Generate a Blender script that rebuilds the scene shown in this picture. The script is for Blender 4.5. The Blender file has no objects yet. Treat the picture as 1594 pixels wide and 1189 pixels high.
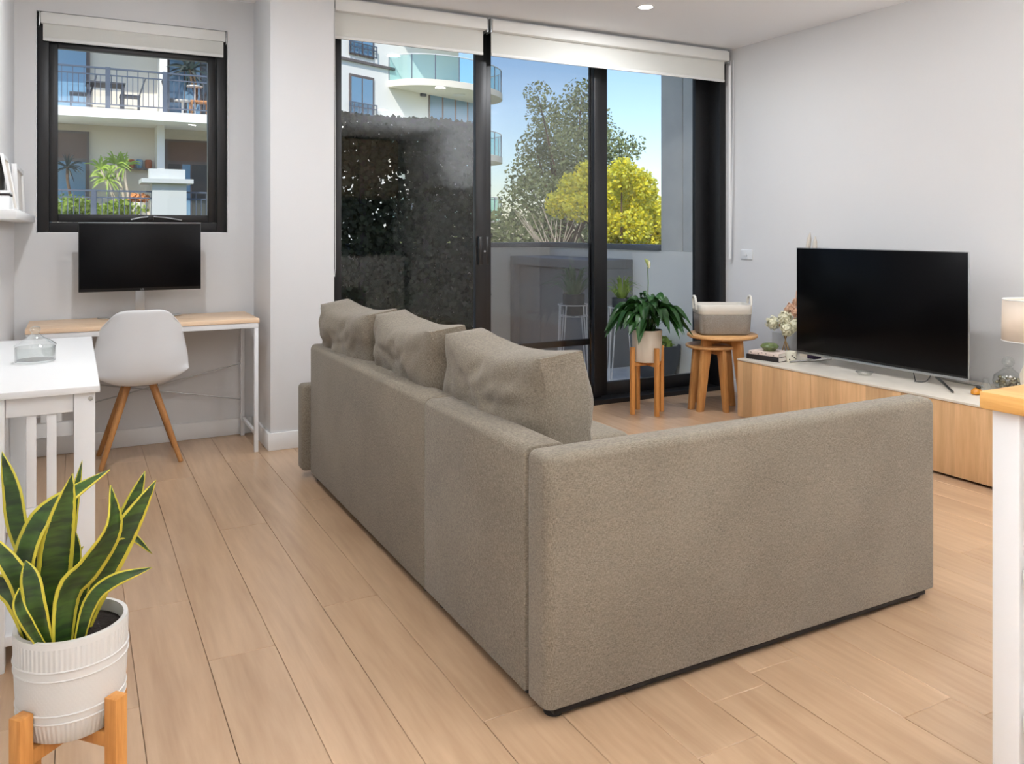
import bpy, bmesh, math, random
from mathutils import Vector, Matrix, noise
random.seed(7)
PI = math.pi
scene = bpy.context.scene
C = scene.collection

# ------------------------------------------------------------------ camera
F_PX, CX, YH, CAM_H = 1272.0, 797.0, 358.0, 1.22
YAW = math.atan(682 / 1272.0)
SN, CS = math.sin(YAW), math.cos(YAW)
cam = bpy.data.cameras.new('camera')
cam.sensor_width = 36.0
cam.lens = 36.0 * F_PX / 1594.0
cam.shift_y = -(594.5 - YH) / 1594.0
cam.clip_start = 0.02
cam.clip_end = 400
camo = bpy.data.objects.new('camera', cam)
camo.location = (0, 0, CAM_H)
camo.rotation_euler = (PI / 2, 0, -YAW)
C.objects.link(camo)
scene.camera = camo

# ------------------------------------------------------------------ world, sun, exposure
SKY_STRENGTH = 0.175
SKY_TINT = (0.80, 0.87, 1.02, 1.0)      # white balance of the sky as photographed
world = bpy.data.worlds.new('world')
scene.world = world
world.use_nodes = True
wn = world.node_tree.nodes
sky = wn.new('ShaderNodeTexSky')
sky.sky_type = 'NISHITA'
sky.sun_disc = False
sky.sun_elevation = math.radians(48)
sky.sun_rotation = math.radians(205)
sky.air_density = 1.2
sky.dust_density = 0.3
sky.ozone_density = 1.5
wn['Background'].inputs['Strength'].default_value = SKY_STRENGTH
wmul = wn.new('ShaderNodeMix'); wmul.data_type = 'RGBA'; wmul.blend_type = 'MULTIPLY'; wmul.inputs['Factor'].default_value = 1.0
wmul.inputs['B'].default_value = SKY_TINT
world.node_tree.links.new(sky.outputs[0], wmul.inputs['A'])
world.node_tree.links.new(wmul.outputs['Result'], wn['Background'].inputs['Color'])
sun = bpy.data.lights.new('sun', 'SUN')
sun.energy = 4.0
sun.angle = math.radians(0.6)
sun.color = (1.0, 0.95, 0.87)
suno = bpy.data.objects.new('sun', sun)
C.objects.link(suno)
sd = Vector((0.42, 0.62, -0.74)).normalized()
suno.rotation_euler = sd.to_track_quat('-Z', 'Y').to_euler()
suno.location = (-10, -15, 25)

DOWNLIGHT_W = 5.5
FILL_UPLIGHT_W = 190.0
DOWNLIGHT_COL = (0.93, 0.96, 1.0)

vs = scene.view_settings
vs.view_transform = 'Standard'
vs.look = 'None'
vs.exposure = 0.12
vs.gamma = 1.0
vs.use_curve_mapping = False

# ------------------------------------------------------------------ pixel -> place
def ray(x, y):
    u = (x - CX) / F_PX
    return (SN + CS * u, CS - SN * u, (YH - y) / F_PX)
def onY(x, y, Y0):
    d = ray(x, y); t = Y0 / d[1]
    return Vector((d[0] * t, Y0, CAM_H + d[2] * t))
def onX(x, y, X0):
    d = ray(x, y); t = X0 / d[0]
    return Vector((X0, d[1] * t, CAM_H + d[2] * t))
def onZ(x, y, z):
    d = ray(x, y); t = (z - CAM_H) / d[2]
    return Vector((d[0] * t, d[1] * t, z))
def onA(x, y, a):
    d = ray(x, y)
    return Vector((d[0] * a, d[1] * a, CAM_H + d[2] * a))

# ------------------------------------------------------------------ materials
MATS = {}
def srgb(r, g, b):
    f = lambda c: ((c / 255.0) / 12.92) if c <= 10 else (((c / 255.0) + 0.055) / 1.055) ** 2.4
    return (f(r), f(g), f(b), 1.0)
def base_mat(name):
    m = bpy.data.materials.new(name); m.use_nodes = True
    MATS[name] = m
    nt = m.node_tree
    return m, nt, nt.nodes['Principled BSDF']
def mat(name, col, rough=0.5, metal=0.0, var=0.0, vscale=8.0, bump=0.0, bscale=60.0, trans=0.0, spec=0.5, coat=0.0, sss=0.0):
    m, nt, p = base_mat(name)
    N, L = nt.nodes, nt.links
    c = srgb(*col)
    p.inputs['Base Color'].default_value = c
    p.inputs['Roughness'].default_value = rough
    p.inputs['Metallic'].default_value = metal
    p.inputs['Specular IOR Level'].default_value = spec
    p.inputs['Coat Weight'].default_value = coat
    if trans: p.inputs['Transmission Weight'].default_value = trans
    if var or bump:
        tc = N.new('ShaderNodeTexCoord')
    if var:
        n = N.new('ShaderNodeTexNoise'); n.inputs['Scale'].default_value = vscale; n.inputs['Detail'].default_value = 4
        L.new(tc.outputs['Object'], n.inputs['Vector'])
        r = N.new('ShaderNodeValToRGB')
        r.color_ramp.elements[0].position = 0.3; r.color_ramp.elements[1].position = 0.7
        r.color_ramp.elements[0].color = tuple(c[i] * (1 - var) for i in range(3)) + (1,)
        r.color_ramp.elements[1].color = tuple(min(1, c[i] * (1 + var)) for i in range(3)) + (1,)
        L.new(n.outputs['Fac'], r.inputs['Fac']); L.new(r.outputs['Color'], p.inputs['Base Color'])
    if bump:
        n2 = N.new('ShaderNodeTexNoise'); n2.inputs['Scale'].default_value = bscale; n2.inputs['Detail'].default_value = 3
        L.new(tc.outputs['Object'], n2.inputs['Vector'])
        b = N.new('ShaderNodeBump'); b.inputs['Strength'].default_value = bump; b.inputs['Distance'].default_value = 0.01
        L.new(n2.outputs['Fac'], b.inputs['Height']); L.new(b.outputs['Normal'], p.inputs['Normal'])
    return m

def wood_mat(name, dark, light, axis='Y', scale=1.0, rough=0.45, randv=0.25, bands=0.0, bump=0.15, spec=0.4):
    """grain stretched along one axis; per-object tone shift; optional veneer bands of width `bands` across Y"""
    m, nt, p = base_mat(name)
    N, L = nt.nodes, nt.links
    tc = N.new('ShaderNodeTexCoord'); oi = N.new('ShaderNodeObjectInfo')
    mp = N.new('ShaderNodeMapping')
    s = {'X': (1.2, 14, 14), 'Y': (14, 1.2, 14), 'Z': (14, 14, 1.2)}[axis]
    mp.inputs['Scale'].default_value = tuple(v * scale for v in s)
    add = N.new('ShaderNodeVectorMath'); add.operation = 'ADD'
    sc = N.new('ShaderNodeVectorMath'); sc.operation = 'SCALE'; sc.inputs[0].default_value = (31.0, 17.0, 23.0)
    L.new(oi.outputs['Random'], sc.inputs['Scale'])
    L.new(tc.outputs['Object'], add.inputs[0]); L.new(sc.outputs[0], add.inputs[1])
    L.new(add.outputs[0], mp.inputs['Vector'])
    n = N.new('ShaderNodeTexNoise'); n.inputs['Scale'].default_value = 1.0; n.inputs['Detail'].default_value = 7
    n.inputs['Roughness'].default_value = 0.62; n.inputs['Distortion'].default_value = 0.9
    L.new(mp.outputs[0], n.inputs['Vector'])
    n3 = N.new('ShaderNodeTexNoise'); n3.inputs['Scale'].default_value = 6.0; n3.inputs['Detail'].default_value = 4
    L.new(mp.outputs[0], n3.inputs['Vector'])
    r = N.new('ShaderNodeValToRGB')
    r.color_ramp.elements[0].position = 0.28; r.color_ramp.elements[1].position = 0.68
    r.color_ramp.elements[0].color = srgb(*dark); r.color_ramp.elements[1].color = srgb(*light)
    mixf = N.new('ShaderNodeMath'); mixf.operation = 'MULTIPLY_ADD'; mixf.inputs[1].default_value = 0.35
    L.new(n3.outputs['Fac'], mixf.inputs[0])
    mm = N.new('ShaderNodeMath'); mm.operation = 'MULTIPLY'; mm.inputs[1].default_value = 0.68
    L.new(n.outputs['Fac'], mm.inputs[0]); L.new(mm.outputs[0], mixf.inputs[2])
    L.new(mixf.outputs[0], r.inputs['Fac'])
    hsv = N.new('ShaderNodeHueSaturation')
    mr = N.new('ShaderNodeMapRange'); mr.inputs['To Min'].default_value = 1 - randv; mr.inputs['To Max'].default_value = 1 + randv
    if bands:
        sx = N.new('ShaderNodeSeparateXYZ'); L.new(tc.outputs['Object'], sx.inputs[0])
        dv = N.new('ShaderNodeMath'); dv.operation = 'MULTIPLY'; dv.inputs[1].default_value = 1.0 / bands
        L.new(sx.outputs['Y'], dv.inputs[0])
        fl = N.new('ShaderNodeMath'); fl.operation = 'FLOOR'; L.new(dv.outputs[0], fl.inputs[0])
        ad = N.new('ShaderNodeMath'); ad.operation = 'MULTIPLY_ADD'; ad.inputs[1].default_value = 97.0
        L.new(oi.outputs['Random'], ad.inputs[0]); L.new(fl.outputs[0], ad.inputs[2])
        wnz = N.new('ShaderNodeTexWhiteNoise'); wnz.noise_dimensions = '1D'
        L.new(ad.outputs[0], wnz.inputs['W']); L.new(wnz.outputs['Value'], mr.inputs['Value'])
    else:
        L.new(oi.outputs['Random'], mr.inputs['Value'])
    L.new(mr.outputs[0], hsv.inputs['Value']); L.new(r.outputs['Color'], hsv.inputs['Color'])
    L.new(hsv.outputs['Color'], p.inputs['Base Color'])
    p.inputs['Roughness'].default_value = rough
    p.inputs['Specular IOR Level'].default_value = spec
    b = N.new('ShaderNodeBump'); b.inputs['Strength'].default_value = bump; b.inputs['Distance'].default_value = 0.002
    L.new(n3.outputs['Fac'], b.inputs['Height']); L.new(b.outputs['Normal'], p.inputs['Normal'])
    return m

def fabric_mat(name, dark, light, thread=420.0, bump=0.35):
    m, nt, p = base_mat(name)
    N, L = nt.nodes, nt.links
    tc = N.new('ShaderNodeTexCoord')
    outs = []
    for sc3 in ((thread, thread, thread * 0.22), (thread * 0.22, thread * 0.22, thread)):
        mp = N.new('ShaderNodeMapping'); mp.inputs['Scale'].default_value = sc3
        L.new(tc.outputs['Object'], mp.inputs['Vector'])
        n = N.new('ShaderNodeTexNoise'); n.inputs['Scale'].default_value = 1.0; n.inputs['Detail'].default_value = 2
        L.new(mp.outputs[0], n.inputs['Vector']); outs.append(n)
    mul = N.new('ShaderNodeMath'); mul.operation = 'ADD'
    L.new(outs[0].outputs['Fac'], mul.inputs[0]); L.new(outs[1].outputs['Fac'], mul.inputs[1])
    big = N.new('ShaderNodeTexNoise'); big.inputs['Scale'].default_value = 3.0; big.inputs['Detail'].default_value = 5
    L.new(tc.outputs['Object'], big.inputs['Vector'])
    ma = N.new('ShaderNodeMath'); ma.operation = 'MULTIPLY_ADD'; ma.inputs[1].default_value = 0.25
    L.new(big.outputs['Fac'], ma.inputs[0])
    hf = N.new('ShaderNodeMath'); hf.operation = 'MULTIPLY'; hf.inputs[1].default_value = 0.5
    L.new(mul.outputs[0], hf.inputs[0])
    sub = N.new('ShaderNodeMath'); sub.operation = 'SUBTRACT'; sub.inputs[1].default_value = 0.125
    L.new(hf.outputs[0], sub.inputs[0]); L.new(sub.outputs[0], ma.inputs[2])
    r = N.new('ShaderNodeValToRGB')
    r.color_ramp.elements[0].position = 0.36; r.color_ramp.elements[1].position = 0.64
    r.color_ramp.elements[0].color = srgb(*dark); r.color_ramp.elements[1].color = srgb(*light)
    L.new(ma.outputs[0], r.inputs['Fac']); L.new(r.outputs['Color'], p.inputs['Base Color'])
    p.inputs['Roughness'].default_value = 0.95
    p.inputs['Specular IOR Level'].default_value = 0.15
    p.inputs['Sheen Weight'].default_value = 0.15
    b = N.new('ShaderNodeBump'); b.inputs['Strength'].default_value = bump; b.inputs['Distance'].default_value = 0.002
    L.new(mul.outputs[0], b.inputs['Height']); L.new(b.outputs['Normal'], p.inputs['Normal'])
    return m

def glass_mat(name, tint=(1, 1, 1), ior=1.5, gain=1.0, rough=0.0):
    """thin pane: mirror reflection by Fresnel over a clear see-through layer"""
    m = bpy.data.materials.new(name); m.use_nodes = True; MATS[name] = m
    nt = m.node_tree; N, L = nt.nodes, nt.links
    N.remove(N['Principled BSDF'])
    f0 = ((ior - 1) / (ior + 1)) ** 2
    lw = N.new('ShaderNodeLayerWeight'); lw.inputs['Blend'].default_value = .5
    pw = N.new('ShaderNodeMath'); pw.operation = 'POWER'; pw.inputs[1].default_value = 5.0; L.new(lw.outputs['Facing'], pw.inputs[0])
    fr = N.new('ShaderNodeMath'); fr.operation = 'MULTIPLY_ADD'; fr.inputs[1].default_value = 1 - f0; fr.inputs[2].default_value = f0; L.new(pw.outputs[0], fr.inputs[0])
    gn = N.new('ShaderNodeMath'); gn.operation = 'MULTIPLY'; gn.inputs[1].default_value = gain; gn.use_clamp = True
    tr = N.new('ShaderNodeBsdfTransparent'); tr.inputs['Color'].default_value = (*tint, 1)
    gl = N.new('ShaderNodeBsdfGlossy'); gl.inputs['Roughness'].default_value = rough
    mx = N.new('ShaderNodeMixShader')
    L.new(fr.outputs[0], gn.inputs[0]); L.new(gn.outputs[0], mx.inputs[0])
    L.new(tr.outputs[0], mx.inputs[1]); L.new(gl.outputs[0], mx.inputs[2])
    L.new(mx.outputs[0], N['Material Output'].inputs['Surface'])
    return m
def screen_mat(name, col, opac):
    m = bpy.data.materials.new(name); m.use_nodes = True; MATS[name] = m
    nt = m.node_tree; N, L = nt.nodes, nt.links
    N.remove(N['Principled BSDF'])
    tr = N.new('ShaderNodeBsdfTransparent')
    df = N.new('ShaderNodeBsdfDiffuse'); df.inputs['Color'].default_value = srgb(*col)
    mx = N.new('ShaderNodeMixShader'); mx.inputs[0].default_value = opac
    L.new(tr.outputs[0], mx.inputs[1]); L.new(df.outputs[0], mx.inputs[2])
    L.new(mx.outputs[0], N['Material Output'].inputs['Surface'])
    return m
def thin_mat(name, col, transl=0.35, rough=0.9, var=0.0):
    m = bpy.data.materials.new(name); m.use_nodes = True; MATS[name] = m
    nt = m.node_tree; N, L = nt.nodes, nt.links
    p = N['Principled BSDF']; c = srgb(*col)
    p.inputs['Base Color'].default_value = c; p.inputs['Roughness'].default_value = rough
    t = N.new('ShaderNodeBsdfTranslucent'); t.inputs['Color'].default_value = c
    if var:
        oi = N.new('ShaderNodeTexCoord'); n = N.new('ShaderNodeTexNoise'); n.inputs['Scale'].default_value = 9.0; n.inputs['Detail'].default_value = 3
        L.new(oi.outputs['Object'], n.inputs['Vector'])
        r = N.new('ShaderNodeValToRGB'); r.color_ramp.elements[0].position = .3; r.color_ramp.elements[1].position = .7
        r.color_ramp.elements[0].color = tuple(c[i] * (1 - var) for i in range(3)) + (1,)
        r.color_ramp.elements[1].color = tuple(min(1, c[i] * (1 + var)) for i in range(3)) + (1,)
        L.new(n.outputs['Fac'], r.inputs['Fac']); L.new(r.outputs['Color'], p.inputs['Base Color']); L.new(r.outputs['Color'], t.inputs['Color'])
    mx = N.new('ShaderNodeMixShader'); mx.inputs[0].default_value = transl
    L.new(p.outputs[0], mx.inputs[1]); L.new(t.outputs[0], mx.inputs[2])
    L.new(mx.outputs[0], N['Material Output'].inputs['Surface'])
    return m
def emit_mat(name, col, strength):
    m = bpy.data.materials.new(name); m.use_nodes = True; MATS[name] = m
    nt = m.node_tree; N, L = nt.nodes, nt.links
    N.remove(N['Principled BSDF'])
    e = N.new('ShaderNodeEmission'); e.inputs['Color'].default_value = srgb(*col); e.inputs['Strength'].default_value = strength
    L.new(e.outputs[0], N['Material Output'].inputs['Surface'])
    return m
def sansevieria_mat():
    m, nt, p = base_mat('snake_leaf')
    N, L = nt.nodes, nt.links
    uv = N.new('ShaderNodeUVMap'); sx = N.new('ShaderNodeSeparateXYZ'); L.new(uv.outputs[0], sx.inputs[0])
    tc = N.new('ShaderNodeTexCoord')
    n = N.new('ShaderNodeTexNoise'); n.inputs['Scale'].default_value = 28; n.inputs['Detail'].default_value = 3
    mp = N.new('ShaderNodeMapping'); mp.inputs['Scale'].default_value = (.5, .5, 2.6)
    L.new(tc.outputs['Object'], mp.inputs[0]); L.new(mp.outputs[0], n.inputs['Vector'])
    g = N.new('ShaderNodeValToRGB')
    g.color_ramp.elements[0].position = .38; g.color_ramp.elements[0].color = srgb(22, 44, 12)
    g.color_ramp.elements[1].position = .64; g.color_ramp.elements[1].color = srgb(58, 88, 26)
    L.new(n.outputs['Fac'], g.inputs['Fac'])
    jit = N.new('ShaderNodeMath'); jit.operation = 'MULTIPLY_ADD'; jit.inputs[1].default_value = .06
    L.new(n.outputs['Fac'], jit.inputs[0]); L.new(sx.outputs['X'], jit.inputs[2])
    e = N.new('ShaderNodeValToRGB'); cr = e.color_ramp; cr.interpolation = 'CONSTANT'
    cr.elements[0].position = 0; cr.elements[0].color = (1, 1, 1, 1)
    cr.elements[1].position = .155; cr.elements[1].color = (0, 0, 0, 1)
    k = cr.elements.new(.915); k.color = (1, 1, 1, 1)
    L.new(jit.outputs[0], e.inputs['Fac'])
    mx = N.new('ShaderNodeMix'); mx.data_type = 'RGBA'
    L.new(e.outputs['Color'], mx.inputs['Factor']); L.new(g.outputs['Color'], mx.inputs['A'])
    mx.inputs['B'].default_value = srgb(203, 190, 62)
    L.new(mx.outputs['Result'], p.inputs['Base Color']); p.inputs['Roughness'].default_value = .42
    return m
def pot_relief_mat():
    """white glazed clay with ribbed and dotted bands pressed into it"""
    m, nt, p = base_mat('relief_clay')
    N, L = nt.nodes, nt.links
    p.inputs['Base Color'].default_value = srgb(226, 224, 219); p.inputs['Roughness'].default_value = .45
    uv = N.new('ShaderNodeUVMap')
    w = N.new('ShaderNodeTexWave'); w.wave_type = 'BANDS'; w.bands_direction = 'X'; w.inputs['Scale'].default_value = 22
    c = N.new('ShaderNodeTexChecker'); c.inputs['Scale'].default_value = 1
    mp = N.new('ShaderNodeMapping'); mp.inputs['Scale'].default_value = (150, 34, 1); mp.inputs['Rotation'].default_value = (0, 0, 0)
    L.new(uv.outputs[0], w.inputs['Vector']); L.new(uv.outputs[0], mp.inputs[0]); L.new(mp.outputs[0], c.inputs['Vector'])
    sx = N.new('ShaderNodeSeparateXYZ'); L.new(uv.outputs[0], sx.inputs[0])
    r = N.new('ShaderNodeValToRGB'); r.color_ramp.interpolation = 'CONSTANT'
    els = [(0, .6), (.22, 0), (.30, 1), (.62, 0), (.72, .6), (.93, 0)]
    r.color_ramp.elements[0].position = 0; r.color_ramp.elements[0].color = (.6, .6, .6, 1)
    r.color_ramp.elements[1].position = .22; r.color_ramp.elements[1].color = (0, 0, 0, 1)
    for pos, v in els[2:]:
        k = r.color_ramp.elements.new(pos); k.color = (v, v, v, 1)
    L.new(sx.outputs['Y'], r.inputs['Fac'])
    gt = N.new('ShaderNodeMath'); gt.operation = 'GREATER_THAN'; gt.inputs[1].default_value = .8; L.new(r.outputs['Color'], gt.inputs[0])
    lt = N.new('ShaderNodeMath'); lt.operation = 'GREATER_THAN'; lt.inputs[1].default_value = .3; L.new(r.outputs['Color'], lt.inputs[0])
    a = N.new('ShaderNodeMath'); a.operation = 'MULTIPLY'; L.new(gt.outputs[0], a.inputs[0]); L.new(c.outputs['Fac'], a.inputs[1])
    lo = N.new('ShaderNodeMath'); lo.operation = 'SUBTRACT'; L.new(lt.outputs[0], lo.inputs[0]); L.new(gt.outputs[0], lo.inputs[1])
    b2 = N.new('ShaderNodeMath'); b2.operation = 'MULTIPLY'; L.new(lo.outputs[0], b2.inputs[0]); L.new(w.outputs['Fac'], b2.inputs[1])
    s = N.new('ShaderNodeMath'); s.operation = 'ADD'; L.new(a.outputs[0], s.inputs[0]); L.new(b2.outputs[0], s.inputs[1])
    bp = N.new('ShaderNodeBump'); bp.inputs['Strength'].default_value = .55; bp.inputs['Distance'].default_value = .002
    L.new(s.outputs[0], bp.inputs['Height']); L.new(bp.outputs['Normal'], p.inputs['Normal'])
    return m

mat('wall_paint', (224, 224, 224), .85, bump=.02, bscale=180)
mat('ceiling_paint', (246, 246, 247), .9)
mat('trim_white', (240, 240, 239), .45)
mat('lacquer_white', (238, 238, 237), .35)
mat('plastic_white', (232, 233, 234), .38)
mat('metal_white', (228, 229, 230), .4)
mat('black_aluminium', (18, 18, 20), .42)
mat('dark_rubber', (22, 20, 20), .7)
mat('screen_black', (4, 4, 6), .3, spec=.15)
mat('tv_screen', (3, 3, 5), .28, spec=.15)
mat('bezel_black', (12, 12, 13), .3)
mat('silver', (190, 192, 194), .3, metal=.9)
mat('chrome_dark', (120, 118, 114), .28, metal=.9)
mat('subfloor', (104, 78, 56), .9)
wood_mat('oak_floor', (170, 137, 106), (203, 171, 138), 'Y', .55, rough=.34, randv=.05, bump=.08, spec=.5)
MATS['oak_floor'].node_tree.nodes['Principled BSDF'].inputs['Coat Weight'].default_value = .4
MATS['oak_floor'].node_tree.nodes['Principled BSDF'].inputs['Coat Roughness'].default_value = .22
wood_mat('oak_veneer', (188, 146, 100), (222, 182, 136), 'Z', .8, rough=.5, randv=.17, bands=.083)
wood_mat('oak_pale_edge', (206, 182, 150), (228, 208, 178), 'Y', 1.0, rough=.4, randv=.03)
wood_mat('oak_stand', (176, 112, 52), (214, 152, 84), 'Z', 2.2, rough=.45, randv=.08)
wood_mat('oak_table', (186, 134, 80), (220, 172, 116), 'X', 1.6, rough=.45, randv=.06)
wood_mat('oak_table_leg', (172, 116, 62), (208, 154, 94), 'Z', 1.6, rough=.45, randv=.08)
wood_mat('island_oak', (196, 138, 68), (232, 180, 108), 'Y', 1.4, rough=.42, randv=.06)
wood_mat('desk_birch', (214, 176, 138), (240, 214, 184), 'X', 1.2, rough=.4, randv=.03)
wood_mat('chair_beech', (150, 98, 52), (190, 136, 80), 'Z', 2.6, rough=.42, randv=.06)
mat('whitewash_top', (222, 214, 200), .3, var=.05, vscale=9)
fabric_mat('sofa_fabric', (104, 95, 82), (146, 136, 120), 620, .25)
fabric_mat('basket_grey', (128, 122, 114), (168, 163, 155), 600)
mat('basket_cream', (226, 222, 212), .9, bump=.2, bscale=400)
glass_mat('window_glass', (.985, .992, .99), 1.5, 0.65)
glass_mat('clear_glass', (.94, .955, .95), 1.5, 2.6, .03)
glass_mat('balustrade_glass', (.62, .86, .86), 1.5, 1.6)
screen_mat('fly_mesh', (118, 114, 112), .22)
thin_mat('blind_fabric', (236, 236, 230), .22)
thin_mat('lamp_linen', (240, 230, 218), .35)
mat('blind_rail', (232, 232, 228), .5)
sansevieria_mat()
pot_relief_mat()
mat('soil', (34, 25, 20), .95, bump=.8, bscale=90)
thin_mat('lily_leaf', (40, 78, 32), .12, .35, var=.45)
thin_mat('lily_bloom', (196, 205, 130), .3, .5)
mat('lily_stem', (96, 128, 60), .5)
mat('pot_cream', (226, 216, 200), .6, bump=.1, bscale=120)
mat('flower_cream', (244, 240, 212), .8)
mat('flower_peach', (238, 198, 168), .8)
mat('stem_tan', (170, 136, 92), .8)
mat('pampas', (214, 206, 194), .95)
mat('book_pink', (222, 204, 192), .7)
mat('book_black', (26, 20, 20), .5)
mat('paper', (238, 232, 222), .9)
mat('ink', (38, 30, 28), .7)
mat('green_glaze', (98, 112, 66), .25, var=.3, vscale=40)
mat('candle_cream', (232, 228, 210), .5)
mat('purple_card', (52, 34, 74), .6)
mat('amber', (196, 128, 34), .2)
mat('silver_glitter', (150, 142, 120), .22, metal=.85, bump=.6, bscale=70)
mat('kitchen_warm', (150, 124, 96), .5)
mat('kitchen_white', (232, 231, 228), .4)
mat('kitchen_dark', (44, 40, 38), .4)
emit_mat('lamp_glow', (255, 246, 232), 14)
# outdoors
mat('render_white', (250, 246, 236), .9, bump=.05, bscale=120)
mat('render_cream', (238, 230, 214), .9)
mat('pier_shaded', (204, 208, 205), .9)  # partial shade on the pier is put into this grey
mat('render_bright', (246, 244, 238), .9)
mat('concrete_grey', (228, 226, 218), .85, var=.06, vscale=4)
mat('coping_dark', (98, 102, 104), .6)
mat('bench_stone', (140, 140, 140), .55, var=.06, vscale=6)
mat('deck_tile', (226, 226, 226), .7, var=.05, vscale=5)
mat('rail_blue_grey', (92, 102, 118), .5)
mat('frame_taupe', (110, 100, 98), .6)
mat('soffit', (206, 196, 176), .9)
mat('louvre_brown', (112, 92, 82), .7)
mat('dark_interior', (72, 70, 70), .6)
mat('pane_blue', (118, 158, 188), .06, spec=1.0)  # in the far windows this blue is a reflection put into the colour
mat('pane_dark', (62, 68, 72), .08, spec=.8)
thin_mat('ivy_leaf', (38, 48, 26), .2, .6, var=.5)
thin_mat('tree_leaf', (138, 148, 100), .30, .7, var=.35)
thin_mat('wattle_leaf', (222, 222, 96), .45, .7, var=.3)
thin_mat('wattle_bloom', (255, 234, 70), .45, .8, var=.15)
thin_mat('garden_leaf', (150, 176, 72), .3, .6, var=.3)
thin_mat('spike_leaf', (168, 196, 84), .3, .5)
thin_mat('dark_spike_leaf', (44, 62, 58), .15, .5)
thin_mat('spider_leaf', (118, 146, 110), .2, .5, var=.3)
mat('bark', (104, 84, 64), .9, bump=.5, bscale=40)
mat('pale_bark', (206, 192, 172), .9)
mat('grass_ground', (104, 118, 70), .95, var=.25, vscale=2)
mat('planter_grey', (74, 78, 82), .7)
mat('terracotta', (186, 112, 78), .8)
mat('orange_seat', (214, 148, 92), .8)
mat('outdoor_furniture', (82, 86, 94), .7)
mat('pale_top', (236, 232, 224), .5)
mat('hedge_post', (30, 28, 28), .6)

# ------------------------------------------------------------------ building blocks
WL = {}
class MB:
    def __init__(s): s.v = []; s.f = []; s.uv = None
    def add(s, vs_, fs_):
        o = len(s.v); s.v += [tuple(p) for p in vs_]; s.f += [tuple(i + o for i in f) for f in fs_]; return s
    def box(s, x0, x1, y0, y1, z0, z1):
        return s.add([(x0, y0, z0), (x1, y0, z0), (x1, y1, z0), (x0, y1, z0), (x0, y0, z1), (x1, y0, z1), (x1, y1, z1), (x0, y1, z1)],
                     [(3, 2, 1, 0), (4, 5, 6, 7), (0, 1, 5, 4), (1, 2, 6, 5), (2, 3, 7, 6), (3, 0, 4, 7)])
    def hexa(s, b, t):          # bottom quad, top quad (same winding, counter-clockwise from above)
        return s.add(list(b) + list(t), [(3, 2, 1, 0), (4, 5, 6, 7), (0, 1, 5, 4), (1, 2, 6, 5), (2, 3, 7, 6), (3, 0, 4, 7)])
    def lathe(s, c, prof, n=32, cap=True, sx=1.0, sy=1.0):
        vs_ = []
        for r, z in prof:
            for i in range(n):
                a = 2 * PI * i / n
                vs_.append((c[0] + r * sx * math.cos(a), c[1] + r * sy * math.sin(a), c[2] + z))
        fs_ = []
        for j in range(len(prof) - 1):
            for i in range(n):
                k = (i + 1) % n
                fs_.append((j * n + i, j * n + k, (j + 1) * n + k, (j + 1) * n + i))
        if cap:
            fs_.append(tuple(reversed(range(n)))); fs_.append(tuple(range((len(prof) - 1) * n, len(prof) * n)))
        return s.add(vs_, fs_)
    def tube(s, pts, r, n=8, cap=True, closed=False):
        pts = [Vector(p) for p in pts]; m = len(pts)
        rs = r if isinstance(r, (list, tuple)) else [r] * m
        vs_ = []; up = None
        for i, p in enumerate(pts):
            if closed: t = pts[(i + 1) % m] - pts[i - 1]
            else: t = pts[min(i + 1, m - 1)] - pts[max(i - 1, 0)]
            if t.length < 1e-9: t = Vector((0, 0, 1))
            t.normalize()
            if up is None:
                up = Vector((0, 0, 1)) if abs(t.z) < .9 else Vector((1, 0, 0))
            a = t.cross(up)
            if a.length < 1e-6: a = t.cross(Vector((0, 1, 0)))
            a.normalize(); b = t.cross(a).normalized(); up = -b if False else up
            for k in range(n):
                w = 2 * PI * k / n
                vs_.append(p + (a * math.cos(w) + b * math.sin(w)) * rs[i])
        fs_ = []
        for i in range(m if closed else m - 1):
            j = (i + 1) % m
            for k in range(n):
                l = (k + 1) % n
                fs_.append((i * n + k, i * n + l, j * n + l, j * n + k))
        if cap and not closed:
            fs_.append(tuple(reversed(range(n)))); fs_.append(tuple(range((m - 1) * n, m * n)))
        return s.add(vs_, fs_)
    def bar(s, a, b, w, h=None, up=(0, 0, 1)):
        a, b = Vector(a), Vector(b); h = h or w
        t = (b - a).normalized(); u = Vector(up)
        if abs(t.dot(u)) > .95: u = Vector((0, 1, 0)) if abs(t.y) < .9 else Vector((1, 0, 0))
        x = t.cross(u).normalized(); y = x.cross(t).normalized()
        q = [(-1, -1), (1, -1), (1, 1), (-1, 1)]
        vs_ = [a + x * (i * w / 2) + y * (j * h / 2) for i, j in q] + [b + x * (i * w / 2) + y * (j * h / 2) for i, j in q]
        return s.add(vs_, [(3, 2, 1, 0), (4, 5, 6, 7), (0, 1, 5, 4), (1, 2, 6, 5), (2, 3, 7, 6), (3, 0, 4, 7)])
    def sphere(s, c, r, n=16, m=10, sz=1.0):
        prof = [(max(1e-4, r * math.sin(PI * j / m)), -r * sz * math.cos(PI * j / m)) for j in range(m + 1)]
        return s.lathe(c, prof, n, False)
    def grid(s, fn, nu, nv):
        vs_ = [fn(i / nu, j / nv) for j in range(nv + 1) for i in range(nu + 1)]
        fs_ = [(j * (nu + 1) + i, j * (nu + 1) + i + 1, (j + 1) * (nu + 1) + i + 1, (j + 1) * (nu + 1) + i) for j in range(nv) for i in range(nu)]
        return s.add(vs_, fs_)

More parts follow.
